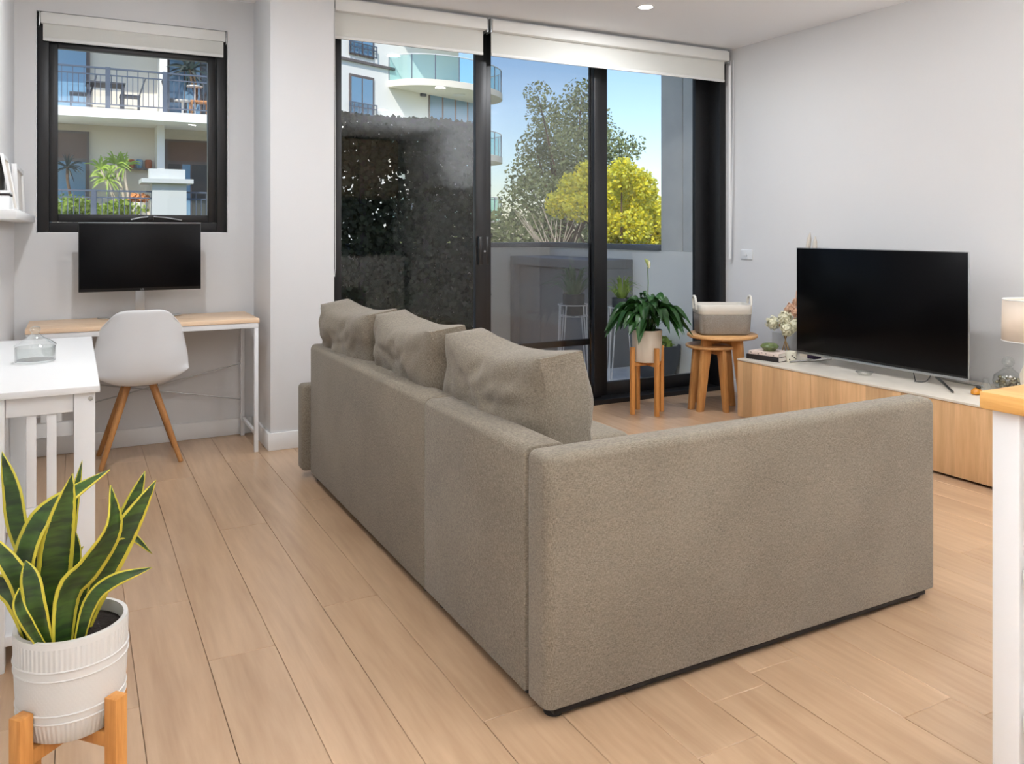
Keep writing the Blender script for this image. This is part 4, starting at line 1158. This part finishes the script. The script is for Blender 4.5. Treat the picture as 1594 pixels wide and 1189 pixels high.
# ================================================================== KITCHEN ISLAND, right foreground
isl = thing('kitchen_island', 'white kitchen island trolley with a thick oak worktop, right foreground', 'kitchen island', (1.95, .45, 0))
IX0, IX1, IY0, IY1 = 1.578, 2.36, -.25, .988
bx('worktop', IX0, IX1, IY0, IY1, .868, .902, 'island_oak', isl, bevel=.003)
for x in (IX0 + .022, IX1 - .082):
    for y in (IY1 - .066, IY0 + .012):
        bx('leg', x, x + .06, y, y + .054, 0, .8675, 'lacquer_white', isl, bevel=.003)
for x in (IX0 + .035, IX1 - .065):
    bx('apron', x, x + .03, IY0 + .067, IY1 - .067, .79, .8675, 'lacquer_white', isl, bevel=.002)
bx('apron', IX0 + .083, IX1 - .083, IY1 - .05, IY1 - .02, .79, .8675, 'lacquer_white', isl, bevel=.002)
for z0 in (.535, .255):
    for i in range(9):
        x = IX0 + .024 + i * .083
        bx('shelf_slat', x, x + .07, IY0 + .07, IY1 - .07, z0, z0 + .035, 'lacquer_white', isl, bevel=.003)

# ================================================================== BALCONY
BX1, BYF = 4.60, 7.71
deck = struct('floor_balcony', MB().box(-1.2, BX1 + .3, 4.93, BYF + .25, -.25, -.062), 'coping_dark')
for i in range(14):
    for j in range(7):
        x0 = -1.2 + i * .415; y0 = 4.935 + j * .40
        x1, y1 = min(x0 + .412, BX1), min(y0 + .397, BYF)
        if x1 - x0 > .02 and y1 - y0 > .02: bx('tile', x0, x1, y0, y1, -.062, -.05, 'deck_tile', deck, bevel=.0015, seg=1)
PZ = 1.085
struct('wall_parapet_front', MB().box(-1.2, BX1 + .18, BYF, BYF + .16, -.25, PZ - .05), 'render_white')
struct('wall_parapet_side', MB().box(BX1, BX1 + .18, 4.95, BYF, -.25, PZ - .05), 'render_white')
struct('trim_1', MB().box(-1.2, BX1 + .20, BYF - .02, BYF + .19, PZ - .05, PZ), 'coping_dark', bevel=.004)
ye = onX(1028, 383, BX1).y
struct('trim_2', MB().box(BX1 - .02, BX1 + .20, ye, BYF - .021, PZ - .05, PZ), 'coping_dark', bevel=.004)
yj = onX(1062, 250, BX1).y
for ya, yb in ((4.951, yj - .006), (yj + .006, ye - .004)):
    struct('wall_blade', MB().box(BX1 + .003, BX1 + .20, ya, yb, PZ - .049, 3.0), 'concrete_grey', bevel=.004)
struct('ceiling_balcony', MB().box(-1.2, 4.66, 7.0, 7.45, 3.0, 3.2).box(4.3, 4.66, 4.951, 7.0, 3.0, 3.2).box(-1.2, -1.0, 4.951, 7.0, 3.0, 3.2), 'concrete_grey')
struct('wall_facade', MB().box(-6, XR + .16, 4.951, 5.30, 2.76, 3.0).box(XR + .161, BX1 + .2, 4.78, 4.95, -.2, 6), 'concrete_grey')
struct('roof_sun_block', MB().box(-8, 9, -8, 4.9, 3.0, 6.0), 'concrete_grey')  # unseen mass over the room, kept tall to block sun from the balcony
# stone bench unit along the side parapet
bn = thing('outdoor_bench_unit', 'grey stone topped outdoor bench unit along the balcony side wall', 'bench', (4.35, 6.9, -.05))
bx('worktop', 4.10, BX1 - .002, 6.19, BYF - .022, .86, .945, 'bench_stone', bn, bevel=.004)
bx('end_panel', 4.10, BX1 - .002, 6.19, 6.27, -.05, .859, 'bench_stone', bn, bevel=.003)
bx('end_panel', 4.10, BX1 - .002, 7.60, 7.685, -.05, .859, 'bench_stone', bn, bevel=.003)
for k, ya in enumerate((6.28, 6.72, 7.16)):
    bx('cupboard_door', 4.16, 4.18, ya, ya + .43, -.0, .84, 'bench_stone', bn, bevel=.002)

# plants on white wire stools
def wire_stool(label, c, h, r):
    t = thing('wire_stool', label, 'plant stool', (c[0], c[1], -.05), 'white wire plant stools')
    z0 = -.05
    mk('top_ring', MB().tube([(c[0] + math.cos(2 * PI * i / 32) * r, c[1] + math.sin(2 * PI * i / 32) * r, h) for i in range(32)], .005, 6, closed=True), 'metal_white', t, smooth=True)
    mk('seat_ring', MB().tube([(c[0] + math.cos(2 * PI * i / 32) * r * .9, c[1] + math.sin(2 * PI * i / 32) * r * .9, h - .09) for i in range(32)], .004, 6, closed=True), 'metal_white', t, smooth=True)
    for k in range(3):
        d = Vector((math.cos(.4 + k * PI / 1.5), math.sin(.4 + k * PI / 1.5), 0))
        mk('seat_bar', MB().tube([Vector((c[0], c[1], h - .09)) - d * r * .9, Vector((c[0], c[1], h - .09)) + d * r * .9], .0035, 6), 'metal_white', t)
    for k in range(4):
        a = .3 + k * PI / 2; d = Vector((math.cos(a), math.sin(a), 0)); s = Vector((-d.y, d.x, 0)); cc = Vector((c[0], c[1], 0))
        for sg in (-1, 1):
            mk('leg', MB().tube([cc + d * r + s * sg * .03 + Vector((0, 0, h)), cc + d * (r + .045) + s * sg * .008 + Vector((0, 0, z0))], .005, 6), 'metal_white', t, smooth=True)
    return t
def spiky(name, label, c, z, r, h, n, spread, lw, mleaf, mpot, seed, cat='plant', droop=.5):
    t = thing(name, label, cat, (c[0], c[1], z))
    mk('pot', MB().lathe((c[0], c[1], z), [(r * .8, 0), (r * .85, .004), (r, h * .7), (r, h), (r * .92, h), (r * .9, h * .8)], 28), mpot, t, smooth=True)
    mk('soil', MB().lathe((c[0], c[1], z + h * .86), [(.001, .003), (r * .92, 0)], 20, False), 'soil', t)
    rr = random.Random(seed)
    for i in range(n):
        a = rr.uniform(0, 2 * PI); d = Vector((math.cos(a), math.sin(a), 0)); q = rr.uniform(.25, 1)
        b0 = Vector((c[0], c[1], z + h * .86)) + d * r * .3
        up = spread * (1.15 - q * .7)
        p1 = b0 + d * spread * q * .45 + Vector((0, 0, up * .75)); p2 = b0 + d * spread * q + Vector((0, 0, up * (1 - droop * q)))
        V, F, U = leaf_blade([b0, p1, p2], lw * rr.uniform(.7, 1.1), (d.x * -.4, d.y * -.4, 1), 8, .2, rr.uniform(-.4, .4), lambda f: (1 - f) ** .6 + .02, 2)
        mesh_obj('leaf', V, F, mleaf, t, smooth='all', uv=U, fix=False)
    return t
s1 = onZ(893, 604, -.05)
sc1 = (s1.x, s1.y)
zs1 = onY(890, 474, s1.y).z
wire_stool('white wire stool behind the insect screen on the balcony', sc1, zs1, .125)
spiky('strap_leaf_plant', 'strappy green plant in a grey pot behind the insect screen', sc1, zs1 - .084, .09, .17, 60, .30, .020, 'spider_leaf', 'planter_grey', 4)
s2 = onZ(968, 602, -.05)
zs2 = onY(968, 478, s2.y).z
wire_stool('white wire stool behind the peace lily on the balcony', (s2.x, s2.y), zs2, .11)
spiky('strap_leaf_plant', 'pale strappy plant on the stool behind the peace lily', (s2.x, s2.y), zs2 - .084, .08, .16, 46, .24, .016, 'garden_leaf', 'planter_grey', 9)
pl = onZ(1022, 587, -.05)
plp = thing('balcony_planter', 'large round dark grey planter on the balcony floor', 'planter', pl)
mk('bowl', MB().lathe(pl, [(.11, 0), (.14, .01), (.185, .12), (.205, .26), (.205, .285), (.185, .285), (.18, .25)], 40), 'planter_grey', plp, smooth=True)
mk('soil', MB().lathe(pl + Vector((0, 0, .25)), [(.001, .01), (.18, 0)], 24, False), 'soil', plp)
mk('low_leaf', MB().add(*leaf_cloud([(pl + Vector((0, 0, .30)), (.15, .15, .05))], 160, .04)), 'garden_leaf', plp, fix=False, kind='stuff')

# ivy screen on the front parapet
HY = 7.52
hx0, hx1 = onY(452, 300, HY).x, onY(757, 300, HY).x
hz1 = onY(640, 187, HY).z
hs = thing('ivy_screen', 'dark ivy covered privacy screen at the front of the balcony', 'hedge', ((hx0 + hx1) / 2, HY, -.05))
bx('top_rail', hx0, hx1, HY - .03, HY + .03, hz1 - .04, hz1 + .012, 'hedge_post', hs, bevel=.003)
bx('bottom_rail', hx0, hx1, HY - .03, HY + .03, .02, .07, 'hedge_post', hs, bevel=.003)
for k in range(4):
    x = hx0 + (hx1 - hx0 - .06) * k / 3
    bx('post', x, x + .06, HY - .03, HY + .03, -.05, hz1 + .012, 'hedge_post', hs, bevel=.003)
V = []; F = []; rh = random.Random(21)
for i in range(21000):
    x = rh.uniform(hx0, hx1); z = rh.uniform(-.04, hz1 + .02)
    dn = noise.noise(Vector((x * 1.7, z * 1.7, 3.1))) + .5 * noise.noise(Vector((x * 5, z * 5, 1)))
    if rh.random() > .86 + dn * .95: continue
    p = Vector((x, HY + rh.gauss(0, .045), z))
    a = Vector((rh.gauss(0, 1), rh.gauss(0, .35), rh.gauss(0, 1))).normalized()
    nn = Vector((rh.gauss(0, .5), -1, rh.gauss(0, .5))).normalized(); b2 = a.cross(nn).normalized(); s = rh.uniform(.02, .036)
    o = len(V)
    V += [p - a * s, p - a * s * .2 + b2 * s * .9, p + a * s * 1.1, p - a * s * .2 - b2 * s * .9]; F.append((o, o + 1, o + 2, o + 3))
mesh_obj('ivy_leaves', V, F, 'ivy_leaf', hs, fix=False, kind='stuff')

# ================================================================== GROUND AND TREES
GZ = -7.0
struct('ground', MB().box(-60, 90, 8.5, 110, GZ - .5, GZ), 'grass_ground')
def blobs_px(lst, a, depth, k=1.0):
    out = []
    for x, y, r in lst:
        rr = r * a / F_PX * k
        out.append((onA(x, y, a + random.uniform(-depth, depth)), (rr, rr, rr)))
    return out
def tree(name, label, lst, a, depth, n, size, mleaf, trunk_px, mtrunk, n2=0, m2=None, s2=0, k=1.0, part='foliage'):
    bl = blobs_px(lst, a, depth, k)
    base = onA(trunk_px, YH, a); base = Vector((base.x, base.y, GZ))
    t = thing(name, label, 'tree', base)
    V, F = leaf_cloud(bl, n, size); mesh_obj(part, V, F, mleaf, t, fix=False, kind='stuff')
    if n2:
        V, F = leaf_cloud(bl, n2, s2, 1.2); mesh_obj('blossom', V, F, m2, t, fix=False, kind='stuff')
    zc = min(b[0].z for b in bl); fork = Vector((base.x, base.y, zc - 1.0))
    mk('trunk', MB().tube([base, (base + fork) / 2 + Vector((.12, 0, 0)), fork], [.20, .16, .13], 10), mtrunk, t, smooth=True)
    for c, r in bl:
        mid = fork.lerp(c, .5) + Vector((random.uniform(-.2, .2), random.uniform(-.2, .2), .2))
        mk('branch', MB().tube([fork, mid, c], [.07 * a / 24, .04 * a / 24, .012 * a / 24], 7), mtrunk, t, smooth=True)
    return t
tree('gum_tree', 'tall olive green tree beyond the balcony, seen through the middle pane',
     [(838, 150, 24), (848, 185, 34), (880, 170, 28), (905, 150, 30), (915, 190, 40), (870, 215, 40), (835, 235, 36), (905, 240, 48), (860, 265, 48), (815, 275, 30), (945, 225, 34), (965, 245, 30), (990, 225, 18), (800, 305, 28), (840, 310, 45), (900, 300, 48), (945, 290, 40), (795, 340, 26), (850, 350, 34), (925, 345, 38)],
     24, 1.6, 15000, .07, 'tree_leaf', 880, 'bark')
tree('wattle_tree', 'bright yellow flowering wattle bush seen through the right pane',
     [(968, 272, 26), (990, 295, 34), (1010, 330, 30), (965, 315, 34), (985, 350, 32), (1005, 372, 28), (945, 350, 30), (960, 378, 30), (915, 272, 24), (890, 290, 22), (930, 300, 28), (870, 318, 24), (900, 322, 24), (935, 330, 24), (985, 400, 40), (1030, 350, 30)],
     14, .8, 9000, .055, 'wattle_leaf', 980, 'bark', 9000, 'wattle_bloom', .05)
tree('distant_tree', 'dark bushy tree low behind the balcony parapet',
     [(780, 365, 40), (830, 380, 45), (880, 385, 45), (760, 400, 50), (940, 390, 50), (1000, 395, 50), (700, 400, 50), (620, 410, 60)],
     30, 2, 9000, .14, 'tree_leaf', 850, 'bark')
sb = onA(868, 430, 16)
bt = thing('bare_tree', 'bare pale branched tree top just above the balcony parapet', 'tree', (sb.x, sb.y, GZ))
mk('trunk', MB().tube([(sb.x, sb.y, GZ), (sb.x + .1, sb.y, GZ + 3), sb + Vector((0, 0, .05))], [.13, .10, .07], 9), 'pale_bark', bt, smooth=True)
rs = random.Random(8)
for i in range(22):
    x = rs.uniform(800, 915); p0 = sb; p2 = onA(x, rs.uniform(318, 352), 16 + rs.uniform(-.5, .5)); p1 = p0.lerp(p2, .5) + Vector((rs.uniform(-.1, .1), 0, .05))
    mk('twig', MB().tube([p0, p1, p2], [.018, .012, .004], 5), 'pale_bark', bt)

# ================================================================== APARTMENT BLOCK seen through the desk window
RY, WY = 22.5, 24.1        # railing plane, wall plane
ap = thing('apartment_block', 'cream apartment block with two railed balconies seen through the desk window', 'building', (2, RY + 1, GZ))
def pX(x, y0): return onY(x, 200, y0).x
def pz(x, y, y0): return onY(x, y, y0).z
zs_t, zs_b = pz(200, 170.5, RY - .15), pz(200, 185, RY - .15)       # upper slab
FLH = 3.02
xa, xb = pX(20, RY) - 3, pX(420, RY)
part = lambda n_, x0, x1, y0, y1, z0, z1, m_, **k: bx(n_, x0, x1, y0, y1, z0, z1, m_, ap, bevel=0, **k)
for i, dz in enumerate((2 * FLH, FLH, 0, -FLH)):
    part('slab', xa, xb, RY - .15, WY + .2, zs_b + dz, zs_t + dz, 'render_bright')
part('wall', xa, xb, WY, WY + .3, GZ, zs_t + 2 * FLH, 'render_cream')
# projecting white fins
for dz in (0, -FLH):
    xc = pX(254 if dz == 0 else 250, RY + .9)
    part('fin', xc - .09, xc + .09, RY + .8, WY - .001, zs_t + dz + .001, zs_b + dz + FLH - .001, 'render_bright')
def opening(px0, px1, z0, z1, header=0, split=None, dark=()):
    x0, x1 = pX(px0, WY), pX(px1, WY)
    f = bx('window', x0, x1, WY - .10, WY - .001, z0, z1, 'frame_taupe', ap, bevel=0)
    zt = z1 - header
    if header: bx('louvre', x0 + .06, x1 - .06, WY - .115, WY - .101, zt + .04, z1 - .06, 'louvre_brown', f, bevel=0)
    cuts = [0] + (split or []) + [1]
    for i, (a_, b2) in enumerate(zip(cuts[:-1], cuts[1:])):
        bx('pane', x0 + .07 + (x1 - x0 - .14) * a_ + .02, x0 + .07 + (x1 - x0 - .14) * b2 - .02, WY - .112, WY - .101, z0 + .06, zt - .05, 'pane_dark' if i in dark else 'pane_blue', f, bevel=0)
zu0, zl0 = zs_t + .002, zs_t - FLH + .002
opening(60, 140, zu0, zu0 + 2.55)
opening(258, 345, zu0, zu0 + 2.6, 0, [.30, .62], (2,))
opening(60, 139, zl0, zl0 + 2.6, .75)
opening(256, 330, zl0, zl0 + 2.5, .62, [.32, .55], (0, 2))
def railing(px0, px1, z0, posts, h=1.02):
    x0, x1 = pX(px0, RY), pX(px1, RY)
    part('rail', x0, x1, RY - .025, RY + .025, z0 + h - .04, z0 + h, 'rail_blue_grey')
    part('rail', x0, x1, RY - .015, RY + .015, z0 + h - .20, z0 + h - .17, 'rail_blue_grey')
    part('rail', x0, x1, RY - .015, RY + .015, z0 + .10, z0 + .13, 'rail_blue_grey')
    n_ = int((x1 - x0) / .118)
    for i in range(n_ + 1):
        x = x0 + (x1 - x0) * i / n_
        top = z0 + h - .04 if i % 2 == 0 else z0 + h - .2
        part('baluster', x - .009, x + .009, RY - .009, RY + .009, z0 + .131, top - .001, 'rail_blue_grey')
    for p in posts:
        x = pX(p, RY); part('post', x - .055, x + .055, RY - .05, RY + .05, z0, z0 + h + .01, 'rail_blue_grey')
railing(78, 340, zs_t, (168, 257))
railing(78, 236, zs_t - FLH, (146,))
railing(289, 345, zs_t - FLH, ())
# masonry pier with a capped planter on the lower balcony
xq0, xq1 = pX(236, RY), pX(289, RY)
zq = pz(262, 286, RY)
part('pier', xq0, xq1, RY - .2, RY + .6, zs_t - FLH, zq - .002, 'pier_shaded')
part('pier_cap', xq0 - .25, xq1 + .15, RY - .35, RY + .75, zq, zq + .11, 'pier_shaded')
part('pier_upstand', xq0 - .05, xq1, RY + .1, RY + .5, zq + .112, pz(262, 264, RY + .3), 'pier_shaded')
part('wall_shelf', pX(195, WY), pX(246, WY), WY - .22, WY - .001, pz(220, 263, WY) - .03, pz(220, 263, WY), 'frame_taupe')
for x, m_ in ((171, 'pale_top'), (204, 'terracotta'), (217, 'pane_blue'), (231, 'terracotta')):
    c = onY(x, 262.5, WY - .12)
    mk('shelf_pot', MB().lathe((c.x, c.y, pz(220, 263, WY) + .002 if x > 190 else c.z), [(.06, 0), (.08, .05), (.09, .2), (.07, .24)], 16), m_, label={171: 'pale wall ornament left of the shelf on the lower balcony', 204: 'terracotta jar on the balcony shelf nearest the spiky plant', 217: 'blue glass jar in the middle of the balcony shelf', 231: 'terracotta jar on the balcony shelf nearest the white fin'}[x], cat='pot', smooth=True)
# furniture on the upper balcony
def b_table(name, label, px, dy, w_, h, m_, round_=False):
    x = pX(px, RY + dy); z = zs_t + .001
    t = thing(name, label, 'table', (x, RY + dy, z))
    if round_: mk('tabletop', MB().lathe((x, RY + dy, z + h - .03), [(w_, 0), (w_, .03)], 28), m_, t)
    else: bx('tabletop', x - w_, x + w_, RY + dy - .4, RY + dy + .4, z + h - .04, z + h, m_, t, bevel=0)
    if round_:
        mk('stem', MB().tube([(x, RY + dy, z), (x, RY + dy, z + h - .031)], .025, 10), m_, t)
    else:
        for sx in (-1, 1):
            for sy in (-1, 1): bx('leg', x + sx * (w_ - .05) - .025, x + sx * (w_ - .05) + .025, RY + dy + sy * .33 - .025, RY + dy + sy * .33 + .025, z, z + h - .041, m_, t, bevel=0)
def b_chair(label, px, dy, m_, flip):
    x = pX(px, RY + dy); z = zs_t + .001; y = RY + dy
    t = thing('balcony_chair', label, 'chair', (x, y, z), 'chairs on the opposite balcony')
    bx('seat', x - .24, x + .24, y - .24, y + .24, z + .42, z + .46, m_, t, bevel=0)
    mk('backrest', MB().bar((x + flip * .22, y, z + .461), (x + flip * .36, y, z + .92), .44, .03, up=(1, 0, 0)), m_, t)
    for sx in (-1, 1):
        for sy in (-1, 1): bx('leg', x + sx * .21 - .018, x + sx * .21 + .018, y + sy * .21 - .018, y + sy * .21 + .018, z, z + .419, m_, t, bevel=0)
b_table('balcony_table', 'dark outdoor dining table on the upper balcony opposite', 164, .8, .45, .74, 'outdoor_furniture')
b_chair('dark outdoor chair right of the balcony dining table', 202, .7, 'outdoor_furniture', 1)
b_chair('dark outdoor chair at the left end of the upper balcony', 125, .8, 'outdoor_furniture', 1)
b_chair('black folding chair behind the right balcony post', 275, .75, 'outdoor_furniture', -1)
b_chair('orange balcony chair at the right end of the upper balcony', 310, .8, 'orange_seat', 1)
b_table('round_side_table', 'low round white table on the upper balcony opposite', 284, .35, .2, .40, 'pale_top', True)
b_table('round_side_table', 'tall round white table on the upper balcony beside the orange chair', 303, .7, .2, .85, 'pale_top', True)
# plants on the balconies
def palm(name, label, stems, y0, z0, mleaf, mst, r, n, lw):
    xs = [s[1] for s in stems]; bp_ = onY(sum(s[0] for s in stems) / len(stems), 325, y0)
    t = thing(name, label, 'plant', (bp_.x, y0, z0))
    rr = random.Random(len(label))
    for bx_, px, py in stems:
        top = onY(px, py, y0); b0 = Vector((onY(bx_, 300, y0).x, y0, z0))
        mk('stem', MB().tube(catmull([b0, b0.lerp(top, .4) + Vector((.10, 0, 0)), b0.lerp(top, .75) + Vector((.02, 0, 0)), top], 10), .035, 7), mst, t, smooth=True)
        for i in range(n):
            d = Vector((rr.gauss(0, 1), rr.gauss(0, .6), rr.gauss(.25, .7))).normalized()
            V, F, U = leaf_blade([top, top + d * r * .6 + Vector((0, 0, .03)), top + d * r - Vector((0, 0, .05))], lw, (rr.uniform(-.3, .3), -1, .3), 5, .1, 0, lambda f: (1 - f) ** .5 + .03, 1)
            mesh_obj('leaf', V, F, mleaf, t, uv=U, fix=False)
    return t
palm('dracaena', 'tall pale stemmed spiky dracaena on the lower balcony opposite', [(190, 180, 255), (192, 194, 258), (180, 157, 262), (178, 168, 279)], RY + .8, zs_t - FLH + .3, 'spike_leaf', 'pale_bark', .42, 22, .05)
palm('yucca', 'dark spiky yucca in front of the lower balcony window', [(100, 105, 260)], RY + 1.0, zs_t - FLH + .3, 'dark_spike_leaf', 'bark', .40, 24, .035)
palm('yucca', 'large spiky plant at the right end of the upper balcony', [(300, 296, 108), (300, 300, 90)], RY + .85, zs_t + .02, 'dark_spike_leaf', 'bark', .62, 20, .07)
def tub(label, px, dy, w_, h, m_, leafn, lh, mleaf):
    x = pX(px, RY + dy); z = zs_t - FLH + .001
    t = thing('potted_shrub', label, 'plant', (x, RY + dy, z), 'shrubs on the lower balcony')
    mk('pot', MB().lathe((x, RY + dy, z), [(w_ * .75, 0), (w_, h), (w_ * .9, h), (w_ * .88, h * .9)], 20), m_, t, smooth=True)
    V, F = leaf_cloud([(Vector((x, RY + dy, z + h + lh * .45)), (w_ * 1.35, w_ * 1.2, lh * .6))], leafn, .09)
    mesh_obj('foliage', V, F, mleaf, t, fix=False, kind='stuff')
tub('yellow green leafy shrub in a pot at the left of the lower balcony', 108, .8, .42, .35, 'pale_top', 520, .55, 'garden_leaf')
tub('yellow green shrub in a pale pot right of the balcony post', 130, .85, .30, .30, 'pale_top', 380, .5, 'garden_leaf')
tub('leafy green shrub between the balcony post and the terracotta pot', 166, .8, .32, .25, 'pale_top', 340, .4, 'garden_leaf')
tub('shrub in a large terracotta pot on the lower balcony', 195, .8, .42, .40, 'terracotta', 460, .42, 'garden_leaf')
c = onY(216, 293, RY + .5)
tub('small red flowering plant beside the balcony pier', 217, .75, .20, .75, 'pale_top', 160, .22, 'orange_seat')

# ================================================================== TOWER WITH CURVED GLASS BALCONIES
fd = Vector((.907, .422, 0)); fn = Vector((.422, -.907, 0))     # along the facade, towards the viewer
fo = onA(613, 200, 36.0); fo.z = 0
tw = thing('apartment_tower', 'white apartment tower with curved glass balconies seen through the sliding door', 'building', (fo.x, fo.y, GZ))
def fbox(n_, s0, s1, d0, d1, z0, z1, m_, parent=None):
    q = [fo + fd * s + fn * d for s, d in ((s0, d1), (s1, d1), (s1, d0), (s0, d0))]
    return mk(n_, MB().hexa([(v.x, v.y, z0) for v in q], [(v.x, v.y, z1) for v in q]), m_, parent or tw)
fbox('wall', -16, 4.4, -6, 0, GZ, 15, 'render_bright')
fbox('wall', 4.4, 5.4, -6, -1.2, GZ, 15, 'render_bright')
def f_s(px):      # position along the facade of a picture column
    d = ray(px, 200); den = d[0] * fn.x + d[1] * fn.y; t = (fo.x * fn.x + fo.y * fn.y) / den
    p = Vector((d[0] * t, d[1] * t, 0)); return (p - fo).dot(fd), t
def f_z(px, py): return CAM_H + (YH - py) / F_PX * f_s(px)[1]
fbox('string_course', -16, -.0, .001, .10, f_z(570, 101), f_z(570, 97), 'frame_taupe')
def f_window(p0, p1, y0, y1, rail=True):
    s0, s1 = f_s(p0)[0], f_s(p1)[0]; z0, z1 = f_z(p0, y1), f_z(p0, y0)
    f = fbox('window', s0, s1, .001, .06, z0, z1, 'frame_taupe')
    m_ = (s0 + s1) / 2
    fbox('pane', s0 + .1, m_ - .04, .061, .075, z0 + .1, z1 - .12, 'pane_blue', f); fbox('pane', m_ + .04, s1 - .1, .061, .075, z0 + .1, z1 - .12, 'pane_blue', f)
    if rail:
        for zz in (z0 + .05, z0 + .32, z0 + .5): fbox('rail', s0 - .1, s1 + .1, .12, .15, zz, zz + .04, 'rail_blue_grey', f)
        for i in range(7): fbox('baluster', s0 - .1 + (s1 - s0 + .16) * i / 6, s0 - .06 + (s1 - s0 + .16) * i / 6, .12, .15, z0 + .05, z0 + .5, 'rail_blue_grey', f)
f_window(543, 581, 114, 178); f_window(543, 581, 12, 84); f_window(470, 500, 90, 160)
# sliding doors behind the curved balconies
zA = f_z(680, 128)
s0, s1 = f_s(667)[0], f_s(737)[0]
f = fbox('window', s0, s1 + .4, .001, .05, f_z(690, 205), f_z(690, 133), 'frame_taupe')
w_ = (s1 + .4 - s0) / 4
for i in range(4): fbox('pane', s0 + w_ * i + .06, s0 + w_ * (i + 1) - .06, .051, .065, f_z(690, 203), f_z(690, 148), 'pane_blue', f)
fbox('header_panel', s0, s1 + .4, .066, .09, f_z(690, 146), f_z(690, 133), 'dark_interior')
fbox('wall_light', f_s(654)[0], f_s(661)[0], .001, .12, f_z(657, 150), f_z(657, 145), 'outdoor_furniture')
zA = 7.75; FL = 3.05
rxa, rya = 3.35, 2.5
bcen = fo + fd * 3.0
def curve(k, off=0.0):
    a = PI * k
    return bcen - fd * math.cos(a) * (rxa + off) + fn * (math.sin(a) ** .8) * (rya + off)
NS = 40
for lv in range(4):
    z1 = zA + FL * (1 - lv); z0 = z1 - .28
    ring = [curve(i / NS) for i in range(NS + 1)]
    back = [bcen + fd * rxa - fn * .6, bcen - fd * rxa - fn * .6] if False else []
    n_ = len(ring)
    m_ = MB(); m_.add([(p.x, p.y, z0) for p in ring] + [(p.x, p.y, z1) for p in ring], [tuple(range(n_)), tuple(range(2 * n_ - 1, n_ - 1, -1))] + [(i, (i + 1) % n_, n_ + (i + 1) % n_, n_ + i) for i in range(n_)])
    mk('balcony_slab', m_, 'render_cream', tw)
    seg = 8
    for g in range(seg):
        ks = [(g + .02 + .96 * i / 5) / seg for i in range(6)]
        pts = [curve(k, -.05) for k in ks]; m_ = MB()
        m_.add([(p.x, p.y, z1 + .02) for p in pts] + [(p.x, p.y, z1 + 1.05) for p in pts], [(i, i + 1, 7 + i, 6 + i) for i in range(5)])
        mk('glass_panel', m_, 'balustrade_glass', tw)
        p = curve(g / seg, -.05); mk('baluster', MB().tube([(p.x, p.y, z1), (p.x, p.y, z1 + 1.08)], .025, 6), 'rail_blue_grey', tw)
    mk('hand_rail', MB().tube([curve(i / NS, -.05) + Vector((0, 0, z1 + 1.08)) for i in range(NS + 1)], .025, 6), 'metal_white', tw)
    c = bcen + fn * 1.2
    mk('soffit_light', MB().lathe((c.x, c.y, z0 - .03), [(.3, 0), (.3, .03)], 20), 'pale_top', tw)
